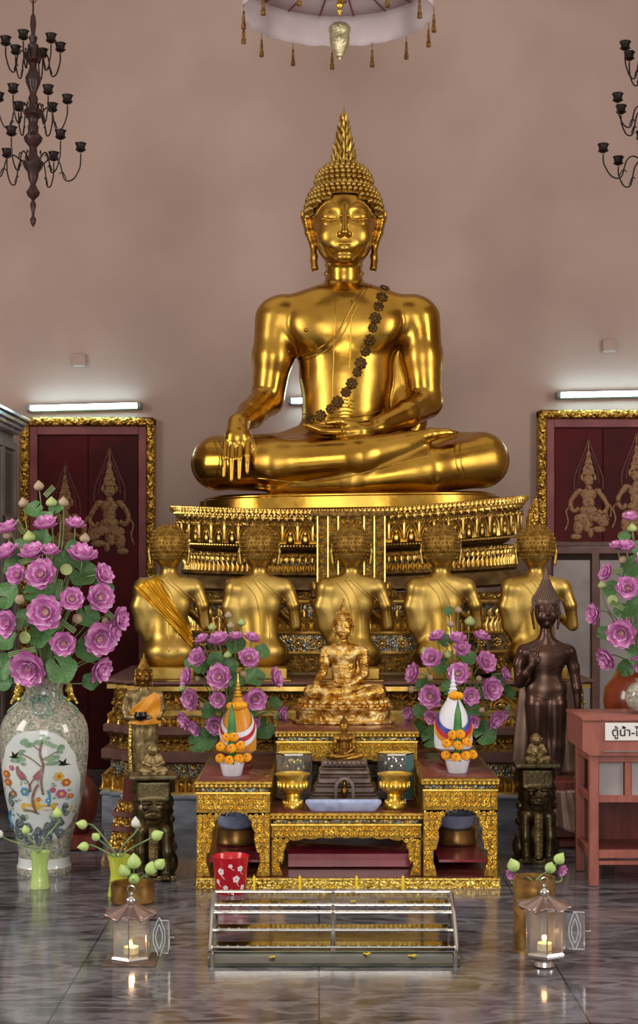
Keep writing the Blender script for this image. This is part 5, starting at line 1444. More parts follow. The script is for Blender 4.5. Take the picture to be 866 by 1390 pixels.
def bouquet(cx, cy, Dc, R, mouth, blooms, buds, leaves, place, Rm=None, pads=()):
    k = Dc/FP; mx = Vector(mouth)
    def pos(px, py, bias=0):
        dx, dz = (px-cx), (cy-py); q = max(0, 1-(dx*dx+dz*dz*.8)/(R*R)); D = Dc-math.sqrt(q)*R*k*.75-bias; return W(px, py, D), Vector((dx/R, -.35-math.sqrt(q)*.9, dz/R*.8+.15))
    labs = rank_labels(blooms, 'pink lotus bloom', place)
    for (b, lab) in zip(blooms, labs):
        px, py, r = b[:3]; tilt = b[3] if len(b) > 3 else 0
        p, d = pos(px, py, .03); kk_ = p.y/FP
        if tilt: d = Vector((d.x*.7, d.y*(.45 if tilt == 1 else 1), 1.0 if tilt == 1 else d.z)) if tilt == 1 else Vector((math.copysign(1, px-cx), -.5, d.z))
        d.normalize(); o = thing('lotus_bloom', lab, 'flower', p, 0, 'pink lotus blooms in the '+place)
        sc_l = r*kk_*1.08; Tm = aim(d, rnd.random()*6) @ Matrix.Diagonal((sc_l, sc_l, sc_l, 1)) @ Matrix.Translation((0, 0, -.25))
        vi = (0 if r > 17 else rnd.choice((0, 1))) if not tilt else (2 if tilt == 1 else 1)
        a_ = part('petals', BL[vi], None, o); a_.matrix_local = Tm
        a_ = part('stamens', POD, None, o); a_.matrix_local = Tm
        add_stem(o, p, mx+Vector((rnd.uniform(-1, 1)*.03, rnd.uniform(-1, 1)*.03, 0)), .0036, d)
    if buds:
        labs = rank_labels(buds, 'lotus bud', place)
        for b, lab in zip(buds, labs):
            px, py, r, kind = b; p, d = pos(px, py, -.02); kk_ = p.y/FP
            nm = {'p': 'pink-tinged ', 'g': 'green ', 's': 'round green seed head ', 'r': 'small round pinkish '}[kind]
            lab = (nm+lab) if kind != 's' else lab.replace('lotus bud', 'green lotus seed head')
            o = thing('lotus_bud' if kind != 's' else 'lotus_seed_head', lab, 'bud' if kind != 's' else 'seed head', p, 0, 'buds in the '+place)
            dd = Vector((d.x*.4, -.15, 1)) if kind in 'pg' else d
            s_ = r*kk_*1.25; me = {'p': BUDP, 'g': BUDG, 's': SEED, 'r': BUDP}[kind]
            Tm = aim(dd) @ Matrix.Diagonal((s_, s_, s_*(.95 if kind != 'r' else .7), 1)) @ Matrix.Translation((0, 0, -.5 if kind != 's' else 0))
            a_ = part('bud' if kind != 's' else 'seed_head', me, None, o); a_.matrix_local = Tm
            if kind in 'pg': a_ = part('calyx', CAL, None, o); a_.matrix_local = Tm
            add_stem(o, p-dd.normalized()*s_*.5, mx, .003, dd) if False else add_stem(o, p, mx+Vector((rnd.uniform(-1, 1)*.03, rnd.uniform(-1, 1)*.03, 0)), .003, dd)
    labs = rank_labels(leaves, 'round green lotus leaf', place)
    for b, lab in zip(leaves, labs):
        px, py, r = b[:3]; front = b[3] if len(b) > 3 else 0; p, d = pos(px, py, -.06 if not front else .0); kk_ = p.y/FP
        o = thing('lotus_leaf', lab, 'leaf', p, 0, 'lotus leaves in the '+place); dd = Vector((d.x*.8, -1, .55)) if not front else Vector((d.x*.4, -1, .2)); s_ = r*kk_
        a_ = part('leaf_blade', LF_[rnd.randrange(3)], None, o); a_.matrix_local = aim(dd, rnd.random()*6) @ Matrix.Diagonal((s_, s_, s_, 1))
        add_stem(o, p, mx+Vector((rnd.uniform(-1, 1)*.03, rnd.uniform(-1, 1)*.03, 0)), .0032, dd)
    if pads:
        labs = rank_labels([p_[:2] for p_ in pads], 'rolled leaf bundle', place)
        for (px, py, L_, an), lab in zip(pads, labs):
            p, d = pos(px, py, 0); kk_ = p.y/FP; m_ = MB(); dv = Vector((math.cos(math.radians(an)), -.2, math.sin(math.radians(an)))).normalized(); sd_ = dv.cross(Vector((0, 1, 0))).normalized()
            for j in (-1, 0, 1): m_.tube([sd_*j*2.6*kk_-dv*L_/2*kk_, sd_*j*2.6*kk_+dv*L_/2*kk_], 1.05*kk_, 6)
            solo('rolled_leaf', m_, M['stem'], lab, 'leaf', p, 0, 'rolled leaves in the '+place)

# the big porcelain vase and its bouquet ---------------------------------------------------
DV = 7.72; kv = DV/FP; zb_v = 0; vx = X(60, DV)
prof = [(36, 0), (37, 3), (37, 8), (35, 12), (34, 24), (36, 40), (43, 68), (51, 105), (57, 140), (59.5, 170), (60, 192), (58, 208), (53, 220), (44, 230), (34, 238), (27, 246), (24.5, 254), (25, 262), (29, 270), (31, 276), (29, 276), (24, 268)]
prof = [(r, z*265/276*1.0) for r, z in prof]
vs_ = [p[1] for p in prof]; rs_ = [p[0] for p in prof]
vz = thing('porcelain_vase', 'large porcelain floor vase painted with a garden scene on a white panel', 'vase', (vx, DV, 0))
def vr(z): return float(np.interp(z, vs_[:20], rs_[:20]))
sm_ = [(vr(z), z) for z in np.linspace(0, vs_[19], 46)]+[prof[20], prof[21]]
a = MB(); a.lathe([(r*kv, z*kv) for r, z in sm_], n=56); part('body', a, M['porcelain'], vz, 60)
def vmap(x, z, off=.6):       # px units from the vase axis, facing the camera
    r = vr(z)+off; th = math.asin(max(-.98, min(.98, x/vr(max(z, 40))))); return Vector((r*math.sin(th)*kv, -r*math.cos(th)*kv, z*kv))
a = MB()
def panel(u, v):
    an = 2*PI*u; cx_, cz_, rx, rz = 0, 121, 49, 76
    c_, s_ = math.cos(an), math.sin(an); x_ = rx*math.copysign(abs(c_)**.75, c_)*v; z_ = cz_+rz*math.copysign(abs(s_)**.8, s_)*v
    if s_ < 0: x_ *= 1-.30*(abs(s_)*v)**2
    return vmap(x_*1.05*(1+.02*math.sin(an*16)), z_, .5)
a.grid(panel, 64, 10); pn = part('white_panel', a, M['porcwhite'], vz, 180, 'white painted panel')
def blob(mb, pts, off): 
    c_ = (sum(p[0] for p in pts)/len(pts), sum(p[1] for p in pts)/len(pts)); n = len(pts)
    rows = [[tuple(vmap(c_[0]+(p[0]-c_[0])*t, c_[1]+(p[1]-c_[1])*t, off)) for p in pts] for t in (.02, .5, 1)]; mb.loft(rows, True)
def circ(x, z, rx, rz, n=10, ph=0, wob=0): return [(x+rx*math.cos(2*PI*i/n+ph)*(1+wob*(i % 2)), z+rz*math.sin(2*PI*i/n+ph)*(1+wob*(i % 2))) for i in range(n)]
g = MB(); r2 = random.Random(3)
def stroke(pts, w, off): g.tube([vmap(p.x, p.z, off) for p in smooth_path([(a_, 0, b_) for a_, b_ in pts], 4)], w*kv, 4, .4, up=(0, 1, 0))
def flower(x, z, r, m1, m2):
    g.use(M[m1])
    for q in range(6): blob(g, circ(x+r*.6*math.cos(q*1.047), z+r*.6*math.sin(q*1.047), r*.42, r*.42, 8), 1.9+.02*q)
    g.use(M[m2]); blob(g, circ(x, z, r*.38, r*.38, 8), 2.2)
g.use(M['pbrown']); stroke([(8, 112), (6, 130), (9, 150), (5, 168), (8, 186)], 1.6, 1.2); stroke([(6, 150), (-6, 160), (-18, 166)], .8, 1.2); stroke([(8, 158), (20, 166), (28, 170)], .8, 1.2); stroke([(6, 170), (-4, 178), (-14, 182)], .7, 1.2)
g.use(M['pgreen'])
for q in range(44):
    cx_, cz_ = r2.choice([(-20, 166), (-12, 181), (8, 186), (27, 172), (22, 158), (-24, 158), (17, 180)])
    blob(g, circ(cx_+r2.uniform(-8, 8), cz_+r2.uniform(-5, 5), r2.uniform(3, 5), r2.uniform(1.6, 2.8), 10, 0, .15), 1.3+.008*q)
g.use(M['pyellow']); blob(g, [(-42, 92), (-20, 100), (0, 106), (22, 100), (42, 94), (40, 87), (12, 90), (-14, 88), (-38, 84)], 1.0)
g.use(M['pbrown']); stroke([(-2, 88), (-6, 104), (-3, 118), (2, 126)], 1.8, 1.5); stroke([(-18, 92), (-8, 90), (2, 86)], 1.1, 1.5)
for x, z, m_ in ((-20, 138, 1), (2, 138, -1)):      # pair of long-tailed birds
    g.use(M['pbrown']); blob(g, [(x-8*m_, z+10), (x-5*m_, z+13), (x-3*m_, z+8), (x+2*m_, z+4), (x+7*m_, z-2), (x+3*m_, z-7), (x-3*m_, z-5), (x-7*m_, z+1)], 1.6)
    g.use(M['ppink']); blob(g, [(x-3*m_, z+2), (x+2*m_, z+1), (x+4*m_, z-4), (x-1*m_, z-4)], 1.8)
    g.use(M['pbrown']); stroke([(x+5*m_, z-4), (x+10*m_, z-12), (x+10*m_, z-22)], .9, 1.6); g.use(M['prock']); stroke([(x, z-6), (x-1, z-14)], .5, 1.6)
g.use(M['prock'])
for x, z, s_ in ((-26, 64, 1.1), (-14, 58, 1.2), (0, 55, 1), (12, 60, 1.1), (26, 66, 1.1), (-36, 104, .8), (34, 90, .7), (20, 70, .8), (-20, 74, .8)):
    for rr_ in (9, 6, 3): stroke([(x+rr_*s_*.55*math.cos(t), z+rr_*s_*1.35*math.sin(t)) for t in np.linspace(.3, 5.9, 9)], 1.3*s_, 1.3)
for q in range(7): stroke([(-36+q*12, 46+abs(q-3)*2), (-34+q*12, 54), (-30+q*12, 60)], .9, 1.2)
g.use(M['pgreen'])
for q in range(60): 
    x, z = r2.uniform(-40, 40), r2.choice([r2.uniform(78, 92), r2.uniform(98, 128)]); 
    if abs(x) > 14: blob(g, circ(x, z, r2.uniform(1.5, 3), r2.uniform(1, 1.8), 7, r2.random()*3), 1.35+.004*q)
flower(-42, 138, 5.5, 'porange', 'pyellow'); flower(-40, 127, 5.5, 'porange', 'pyellow'); flower(36, 127, 5.5, 'porange', 'pyellow'); flower(28, 136, 6, 'pyellow', 'porange'); flower(30, 112, 6.5, 'ppink', 'pyellow')
flower(-16, 116, 6, 'pblue', 'pyellow'); flower(-32, 112, 4.5, 'pbrown', 'pyellow'); flower(20, 118, 4, 'ppink', 'porange'); flower(-34, 147, 3.5, 'ppink', 'pyellow'); flower(14, 104, 3.5, 'pblue', 'porcwhite'); flower(2, 106, 3, 'porange', 'pyellow'); flower(40, 108, 3.5, 'porange', 'pyellow')
g.use(M['pblue']); stroke([(-38, 88), (-41, 78), (-38, 68), (-40, 60)], 2.4, 1.1); stroke([(14, 96), (16, 108), (14, 118)], 1.6, 1.4)
g.use(M['iron'])
for x, z, m_ in ((-30, 164, 1), (34, 154, -1)): blob(g, [(x-8*m_, z-3), (x-2*m_, z-1), (x-3*m_, z+6), (x+1*m_, z+1), (x+7*m_, z+5), (x+4*m_, z-1), (x+7*m_, z-3), (x, z-4)], 1.8)
part('painted_garden', g, None, pn, 180)
a = MB(); 
a.lathe([(36.4*kv, 9*kv), (34.6*kv, 13*kv), (34.3*kv, 22*kv)], n=56, cap=False); 
a.v = [(x_*1.01, y_*1.01, z_) for x_, y_, z_ in a.v]; part('foot_band', a, M['porcwhite'], vz, 60)
a = MB()
for q in range(4):      # blue-green dragons hugging the shoulder
    an0 = -PI/2+(q-1.5)*.75+(.0)
    pts = []
    for i in range(22):
        u = i/21; z = 243-22*u-6*math.sin(u*9); an = an0+.22*math.sin(u*7+q)+(.25 if q % 2 else -.25)*u; r = vr(z)+1.2; pts.append((r*kv*math.cos(an), r*kv*math.sin(an), z*kv))
    a.tube(pts, [.009*(1-.6*abs(i/21-.35)) for i in range(22)], 6)
part('applied_dragon', a, M['celadon'], vz, 60)
for q in (-1, 1):
    a = MB(); 
    for (x_, z_, r) in ((33, 247, 5), (36, 241, 4.5), (34, 253, 4), (38, 236, 4), (33, 234, 4), (35, 246, 4)): a.sph((q*x_*kv, -.01+.005*(z_ % 3), z_*kv), r*kv, 8, 6)
    a.tube(smooth_path([(q*27*kv, 0, 256*kv), (q*36*kv, -.01, 252*kv), (q*39*kv, -.01, 240*kv), (q*45*kv, 0, 228*kv)], 4), 2*kv, 6); part('gilt_handle', a, M['carvedbright'], vz, 60, 'gilt lion-shaped handle')
mouth = Vector((vx, DV, 262*265/276*kv))
B1 = [(12, 716, 17, 1), (62, 711, 18, 1), (102, 711, 15, 1), (8, 750, 20, 1), (45, 749, 20, 1), (67, 748, 15, 1), (112, 752, 22, 1), (22, 780, 15), (55, 779, 22), (98, 813, 17), (140, 779, 18, 2), (137, 811, 20), (61, 831, 25), (8, 846, 19), (164, 840, 18, 2),
      (86, 874, 18), (136, 868, 24), (154, 857, 17, 2), (38, 908, 27), (138, 908, 20, 2)]
U1 = [(53, 661, 8, 'p'), (32, 684, 8, 'p'), (86, 683, 8, 'p'), (11, 727, 8, 'p'), (115, 732, 8, 'p'), (40, 730, 9, 'g'), (90, 774, 8, 's'), (27, 814, 8, 'r'), (105, 840, 8, 'r'), (143, 843, 6, 'r'), (35, 865, 8, 's'), (70, 683, 8, 'g')]
E1 = [(47, 692, 12), (62, 705, 12), (55, 735, 16), (90, 765, 18), (112, 780, 20), (76, 690, 10), (10, 810, 20), (50, 804, 18), (118, 838, 17), (10, 870, 16), (55, 864, 18), (120, 885, 18), (84, 908, 21, 1), (4, 905, 18, 1), (123, 925, 12, 1), (28, 745, 14), (5, 925, 14, 1), (140, 800, 14), (75, 805, 14), (35, 840, 14), (100, 745, 12), (20, 770, 16), (70, 850, 14)]
bouquet(70, 820, 7.72, 128, mouth, B1, U1, E1, 'big vase bouquet', pads=[(67, 667, 18, 45), (29, 844, 24, 65), (92, 850, 26, -35), (146, 832, 24, -40), (30, 885, 40, 12), (80, 800, 28, 80), (40, 760, 30, 15), (27, 715, 22, -60)])

# middle bouquets in dark vases on the tiers --------------------------------------------------
def midvase(px, D, pym, lab):
    zt_ = zl(986)+.0; k = D/FP; a = MB(); z0 = Z(1036, D)
    t = thing('dark_vase', lab, 'vase', (X(px, D), D, zlow_v)); h = Z(pym, D)-zlow_v
    a.lathe([(.05, 0), (.055, .01), (.045, .03), (.07, h*.45), (.075, h*.65), (.05, h*.85), (.04, h*.93), (.05, h), (.04, h-.01)], n=24); part('body', a, M['wooddark'], t, 60)
    return Vector((X(px, D), D, Z(pym, D)))
zlow_v = Z(1030, 8.75)
for px, nm in ((314, 'left'), (621, 'right')):
    stn = MB(); stn.box((0, 0, zlow_v/2), (.2, .2, zlow_v), bev=.01); solo('vase_stand', stn, M['wooddark'], 'dark stand under the vase of the '+nm+' lotus bouquet, behind the '+nm+' gilded table', 'stand', (X(px, 8.75), 8.75, 0))
mL = midvase(314, 8.75, 985, 'dark vase holding the left lotus bouquet behind the orange-wrapped image')
B2 = [(274, 868, 12, 1), (297, 868, 16, 1), (320, 864, 11, 1), (342, 866, 12, 1), (267, 892, 14), (338, 893, 15), (297, 919, 18), (253, 919, 14, 2), (375, 920, 15, 2), (259, 949, 16), (296, 950, 12), (347, 949, 17), (250, 977, 14), (264, 988, 12), (383, 968, 12, 2), (293, 985, 15), (345, 982, 9)]
U2 = [(310, 836, 6, 'p'), (313, 850, 6, 'p'), (288, 852, 6, 'g'), (328, 846, 6, 'g'), (267, 922, 5, 'r'), (330, 915, 5, 'r'), (273, 958, 5, 'r'), (248, 935, 6, 'g'), (374, 971, 6, 's'), (309, 890, 6, 'g')]
E2 = [(293, 896, 12), (320, 876, 14), (345, 920, 14), (355, 885, 11), (275, 905, 12), (280, 1003, 16, 1), (358, 990, 14, 1), (320, 925, 12), (372, 955, 10), (285, 965, 12), (270, 1008, 14, 1), (335, 965, 14), (310, 905, 14), (260, 900, 10)]
bouquet(314, 930, 8.75, 78, mL, B2, U2, E2, 'bouquet behind orange-wrapped image')
mR = midvase(621, 8.75, 985, 'dark vase holding the right lotus bouquet behind the white-wrapped image')
B3 = [(593, 864, 13, 1), (621, 867, 14, 1), (654, 864, 13, 1), (585, 893, 15), (627, 880, 12), (660, 899, 16), (560, 914, 15, 2), (622, 914, 16), (685, 915, 12, 2), (584, 945, 17), (668, 935, 17), (639, 945, 13), (555, 970, 12, 2), (585, 973, 11), (672, 977, 14), (683, 972, 11, 2), (641, 980, 11)]
U3 = [(622, 829, 6, 'p'), (612, 848, 6, 'p'), (638, 845, 8, 'g'), (576, 885, 6, 'g'), (608, 890, 7, 'g'), (584, 920, 5, 'r'), (650, 921, 5, 'r'), (558, 936, 6, 'r'), (654, 964, 5, 'r'), (689, 961, 6, 's')]
E3 = [(609, 830, 7), (635, 893, 12), (600, 905, 12), (675, 925, 12), (574, 930, 10), (572, 965, 12), (587, 1001, 15, 1), (658, 995, 17, 1), (650, 940, 12), (610, 935, 12), (605, 870, 10), (640, 965, 12), (568, 990, 12), (690, 940, 10)]
bouquet(621, 930, 8.75, 78, mR, B3, U3, E3, 'bouquet behind white-wrapped image')
# right bouquet, in a red-brown jar on a low stand
DR = 8.35; kr = DR/FP; jx = X(868, DR)
js = MB(); js.box((0, 0, .24), (.36, .36, .48), bev=.01); solo('jar_stand', js, M['wooddark'], 'dark wooden stand under the red-brown jar behind the donation cabinet', 'stand', (jx, DR, 0))
jz = thing('red_brown_jar', 'tall glossy red-brown jar holding the lotus bouquet at the right edge', 'jar', (jx, DR, .48))
hj = Z(905, DR)-.48; a = MB(); a.lathe([(.10, 0), (.105, .01), (.16, hj*.3), (.195, hj*.62), (.185, hj*.78), (.13, hj*.92), (.12, hj), (.10, hj-.01)], n=36); part('body', a, M['redbrown'], jz, 60)
B4 = [(856, 702, 13, 1), (850, 742, 14, 1), (837, 741, 11, 1), (822, 777, 13, 2), (852, 798, 17), (805, 833, 15, 2), (843, 860, 21), (822, 895, 17, 2), (880, 760, 18), (890, 830, 20), (875, 900, 18), (900, 790, 16), (905, 870, 18)]
U4 = [(858, 718, 7, 'g'), (845, 760, 6, 'r'), (817, 795, 6, 'g'), (832, 815, 7, 's'), (880, 690, 7, 'p')]
E4 = [(848, 730, 9), (858, 770, 16), (830, 800, 12), (862, 825, 14), (845, 830, 12), (865, 890, 14, 1), (850, 907, 12, 1), (820, 860, 10), (858, 858, 12), (890, 735, 16), (895, 850, 18), (868, 745, 12)]
bouquet(885, 810, DR, 105, Vector((jx, DR, Z(905, DR))), B4, U4, E4, 'red-brown jar bouquet', pads=[(838, 822, 20, -30), (835, 776, 22, 12)])
# ================================================================ small vases and pots with fresh buds
def freshbud(px, py, D, r, mouth, lab, m_='f', lean=(0, -.3, 1), grp='fresh lotus buds in the small vases'):
    p = W(px, py, D); k = D/FP; o = thing('lotus_bud', lab, 'bud', p, 0, grp); s_ = r*k*1.45; d = Vector(lean)
    me = {'f': BUDF, 'w': BUDW}[m_]
    Tm = aim(d) @ Matrix.Diagonal((s_, s_, s_*1.05, 1)) @ Matrix.Translation((0, 0, -.6)); a_ = part('bud', me, None, o); a_.matrix_local = Tm
    add_stem(o, p, mouth, .0042, d)
def smallvase(px, D, py, h, w, m_, lab, kind='flare'):
    k = D/FP; t = thing('bud_vase', lab, 'vase', (X(px, D), D, 0)); a = MB()
    pr = [(w*.5, 0), (w*.52, 2), (w*.44, h*.25), (w*.38, h*.55), (w*.42, h*.8), (w*.54, h), (w*.5, h), (w*.34, h*.6)]
    a.lathe([(r*k, z*k) for r, z in pr], n=28, mod=lambda an, i, z: 1+.03*math.cos(6*an) if i in (5, 6) else 1); part('body', a, M[m_], t, 60)
    return Vector((X(px, D), D, h*k*.9))
Dg = 1.5*FP/(1205-YH)
m1_ = smallvase(54, Dg, 1205, 49, 27, 'greenvase', 'pale green ceramic vase with lotus buds, in front of the big porcelain vase')
freshbud(78, 1104, Dg, 7, m1_, 'tall pale green lotus bud in the pale green vase, at its right')
freshbud(35, 1127, Dg, 6, m1_, 'pale lotus bud in the pale green vase, at its left', 'f', (-.2, -.3, 1)); freshbud(-2, 1132, Dg, 7, m1_, 'pale lotus bud at the far left picture edge, in the pale green vase', 'w', (-.8, -.3, .6))
Dh = 1.5*FP/(1216-YH)
m2_ = smallvase(161, Dh, 1216, 55, 29, 'yellowvase', 'yellow-green ceramic vase with lotus buds, behind the left brass pot')
for px, py, r, ln, tx in ((112, 1119, 7, (-1, -.2, .2), 'highest left green lotus bud'), (130, 1136, 6, (-.5, -.6, .6), 'small round green lotus bud in the middle left'), (114, 1149, 7, (-1, -.2, -.1), 'lowest left green lotus bud'), (184, 1117, 7, (0, -.2, 1), 'white lotus bud standing upright'), (213, 1134, 8, (1, -.3, .5), 'rightmost green lotus bud')):
    freshbud(px, py, Dh-.03, r, m2_, tx+' in the yellow-green vase', 'w' if 'white' in tx else 'f', ln)
Di = 7.0; ki = Di/FP
pot = thing('brass_pot', 'old brass pot with lotus buds, at the left behind the glass lantern', 'pot', (X(180, Di), Di, 0)); a = MB(); hp = Z(1199, Di)/ki
rad = 30; a.lathe([(rad*ki*.92, 0), (rad*ki, .01), (rad*ki*.97, hp*.5*ki), (rad*ki, hp*ki), (rad*ki*1.02, hp*ki+.003), (rad*ki*.93, hp*ki), (rad*ki*.9, hp*.6*ki)], n=36); part('body', a, M['brass'], pot, 40)
m3_ = Vector((X(180, Di), Di, hp*ki*.85))
for px, py, r, tx, ln in ((182, 1170, 10, 'largest green lotus bud, upright in the centre', (0, -.3, 1)), (169, 1182, 9, 'green lotus bud at the left', (-.4, -.5, .8)), (182, 1193, 8, 'round green lotus bud at the lowest point in front', (0, -1, .3)), (205, 1179, 9, 'green lotus bud at the right', (.2, -.4, 1)), (217, 1173, 8, 'bright green lotus bud at the far right', (.6, -.4, .7))):
    freshbud(px, py, Di-.04, r, m3_, tx+' of the left brass pot', 'f', ln)
De = 1.5*FP/(1290-YH); ke = De/FP
# tall brass pot on the right
pot2 = thing('brass_pot', 'tall ringed brass pot with lotus buds, at the right behind the glass lantern', 'pot', (X(725, 6.13), 6.13, 0)); a = MB(); k2 = 6.13/FP; h2 = Z(1190, 6.13)/k2
h2 = max(h2, 60); pr = []
for i in range(12): z = h2*i/11; pr += [(28*k2*(1.0 if i % 3 else 1.04), z*k2), (28*k2, (z+h2/24)*k2)]
pr = pr[:-1]+[(28.5*k2, h2*k2), (26*k2, h2*k2), (25*k2, h2*.6*k2)]
a.lathe(pr, n=36); part('body', a, M['brass'], pot2, 40)
m4_ = Vector((X(725, 6.13), 6.13, h2*k2*.9))
for px, py, r, tx, ln, mm_ in ((697, 1175, 9, 'pale green bud at the left', (-.4, -.4, 1), 'f'), (747, 1178, 8, 'green bud right of the centre', (.1, -.5, .8), 'f'), (759, 1166, 8, 'bright green bud at the right', (.6, -.3, 1), 'f')):
    freshbud(px, py, 6.3, r, m4_, tx+' of the tall brass pot', mm_, ln)
for px, py, lab in ((696, 1185, 'left'), (761, 1180, 'right')):
    o = thing('lotus_bloom', 'small half-open pink lotus at the '+lab+' of the tall brass pot', 'flower', W(px, py, 6.33)); a_ = part('petals', BL[3], None, o); s_ = 10*k2; a_.matrix_local = aim((-.5 if px < 720 else .5, -.7, -.2)) @ Matrix.Diagonal((s_, s_, s_, 1)); add_stem(o, W(px, py, 6.33), m4_, .004, (0, -.2, 1))

# ---------------------------------------------------------------- glass lanterns
def lantern(px, D, zbase, label, rz, h=80, stand=False):
    k = D/FP; t = thing('glass_lantern', label, 'lantern', (X(px, D), D, zbase), rz); r = 26*k; H_ = h*k
    a = MB(); a.lathe([(r*1.08, 0), (r*1.1, 3*k), (r*1.02, 6*k), (r*.1, 6.2*k)], n=6, rot=PI/6)
    if stand: a.lathe([(r*.45, -16*k), (r*.55, -14*k), (r*.5, -8*k), (r*.85, -2*k), (r*.9, 0)], n=24)
    a.lathe([(r*1.02, H_-3*k), (r*1.04, H_)], n=6, rot=PI/6)
    for j in range(6):
        an = PI/3*j+PI/6; a.tube([(r*math.cos(an), r*math.sin(an), 5*k), (r*math.cos(an), r*math.sin(an), H_)], 1.1*k, 5)
    part('frame', a, M['chrome'], t, 30)
    a = MB(); 
    def roof(u, v):
        an = 2*PI*u; lob = abs(math.cos(3*(an-PI/6)))
        rr_ = v*(31+9*lob)*k; return (rr_*math.cos(an), rr_*math.sin(an), H_+(17*(1-v)**1.2+1+9*(lob-.5)*(v**2)-1*v)*k)
    a.grid(roof, 72, 8); ro = part('petal_roof', a, M['smoke'], t, 180); ro.modifiers.new('s', 'SOLIDIFY').thickness = .003
    a = MB(); a.lathe([(5*k, H_+15*k), (8*k, H_+18*k), (7*k, H_+22*k), (3*k, H_+24*k), (4.5*k, H_+27*k), (1*k, H_+29*k)], n=18); a.tube([(5*k*math.cos(q), 0, H_+34*k+5*k*math.sin(q)) for q in np.linspace(0, 2*PI, 16)], .9*k, 5); part('knob_and_ring', a, M['steel'], t, 60)
    for j in range(6):
        if j == 4: continue
        a1, a2 = PI/3*j+PI/6, PI/3*(j+1)+PI/6; a = MB(); c1 = Vector((r*math.cos(a1), r*math.sin(a1))); c2 = Vector((r*math.cos(a2), r*math.sin(a2))); n_ = (c1+c2).normalized()*.0012
        a.prism([tuple(c1-n_), tuple(c2-n_), tuple(c2+n_), tuple(c1+n_)], 6*k, H_-3*k, 'z'); part('pane', a, M['glass'], t)
    # open door to the right
    dr = MB(); w = 27*k; x0 = r*1.0; y0 = -r*.35
    def dp(u, z): return (x0+u*w*.98, y0-u*w*.15, z)
    z0, z1 = 10*k, H_-6*k
    dr.tube([dp(0, z0), dp(1, z0)], 1.3*k, 4); dr.tube([dp(0, z1), dp(1, z1)], 1.3*k, 4); dr.tube([dp(0, z0), dp(0, z1)], 1.3*k, 4); dr.tube([dp(1, z0), dp(1, z1)], 1.3*k, 4)
    d_ = part('open_door', dr, M['steel'], t, 30)
    g = MB(); g.prism([dp(0, 0)[:2], dp(1, 0)[:2], (dp(1, 0)[0], dp(1, 0)[1]+.002), (dp(0, 0)[0], dp(0, 0)[1]+.002)], z0, z1, 'z'); part('pane', g, M['greyglass'] if False else M['glass'], d_)
    g = MB(); g.tube([dp(1, (z0+z1)/2), dp(1.2, (z0+z1)/2)], 1*k, 5); g.sph(dp(1.25, (z0+z1)/2), 1.8*k, 7, 5); part('latch', g, M['steel'], d_)
    g = MB()
    for j in range(2):
        pts = [(dp(.5, 0)[0]+(5+4*j)*k*math.sin(q)*.9, dp(.5, 0)[1]-.003, (z0+z1)/2+(14+8*j)*k*math.cos(q)*(1+.2*math.cos(4*q))) for q in np.linspace(0, 2*PI, 20)]; g.tube(pts, .6*k, 4)
    part('etched_ornament', g, M['white'], d_)
    c = MB(); c.lathe([(9*k, 0), (10*k, 1*k), (10*k, 10*k), (8.5*k, 10*k), (8*k, 7*k), (.5*k, 7*k)], n=20); cpos = Vector((X(px, D), D, zbase+6.3*k))
    cd = thing('tea_light', 'lit tea light inside the '+('left' if px < 433 else 'right')+' glass lantern', 'candle', cpos); part('cup', c, M['cream'], cd)
    c = MB(); c.lathe([(.6*k, 8*k), (2.4*k, 10.5*k), (2.2*k, 13*k), (.2*k, 20*k)], n=10); part('flame', c, M['flame'], cd)
    L_ = bpy.data.lights.new('tea_light_glow', 'POINT'); L_.energy = .6; L_.color = (1, .6, .3); L_.shadow_soft_size = .01; lo = bpy.data.objects.new('tea_light_glow', L_); C.objects.link(lo); lo.location = cpos+Vector((0, 0, 17*k))
DL = 1.5*FP/(1304-YH)
lantern(178, DL, .008, 'glass lantern with a petal-shaped tin roof and open door, at the left front', .0, 60)
DL2 = 1.5*FP/(1312-YH)
lantern(739, DL2, 16*DL2/FP, 'glass lantern with a petal-shaped tin roof and open door, at the right front', .0, 66, True)
a = MB(); a.box((0, 0, .004), (.2, .2, .008), bev=.002); solo('lantern_tile', a, M['darkstone'], 'thin dark tile under the left glass lantern', 'tile', (X(178, DL), DL, 0))

# ---------------------------------------------------------------- red bucket
Db = 1.5*FP/(1207-YH)-.075; kb = Db/FP
bk = thing('red_bucket', 'red plastic bucket with white flower prints, in front of the left gilded table', 'bucket', (X(313, Db), Db, 0))
a = MB(); hb_ = Z(1163, Db)/kb
a.lathe([(19*kb, 0), (20*kb, 1*kb), (24.5*kb, hb_*kb), (25.5*kb, (hb_+1.5)*kb), (24.5*kb, (hb_+2)*kb), (22*kb, (hb_-2)*kb), (18*kb, 3*kb)], n=36, cap=False); a.lathe([(.1*kb, 2*kb), (19*kb, 2*kb)], n=36, cap=False); part('body', a, M['red'], bk, 60)
def bmap(x_, z_, off=.4):
    r = 19.5+5*z_/hb_+off; th = x_/22; return (r*math.sin(th)*kb, -r*math.cos(th)*kb, z_*kb)
g = MB()
for fx, fz, r in ((-12, 32, 5), (9, 22, 5.4), (-6, 10, 4), (14, 36, 4.4), (-18, 18, 3.5), (20, 10, 4), (1, 40, 3), (4, 4, 3.2)):
    for j in range(5):
        an = 2*PI*j/5+fx; g.loft([[bmap(fx+r*.55*math.cos(an)+t*r*.42*math.cos(b_), fz+r*.55*math.sin(an)+t*r*.42*math.sin(b_)) for b_ in np.linspace(0, 2*PI, 9)[:-1]] for t in (.05, 1)], True)
    g.tube([bmap(fx, fz-r*.5), bmap(fx+2, fz-r*1.4), bmap(fx+5, fz-r*2)], .0018, 4)
part('flower_print', g, M['whitepaint'], bk, 180)

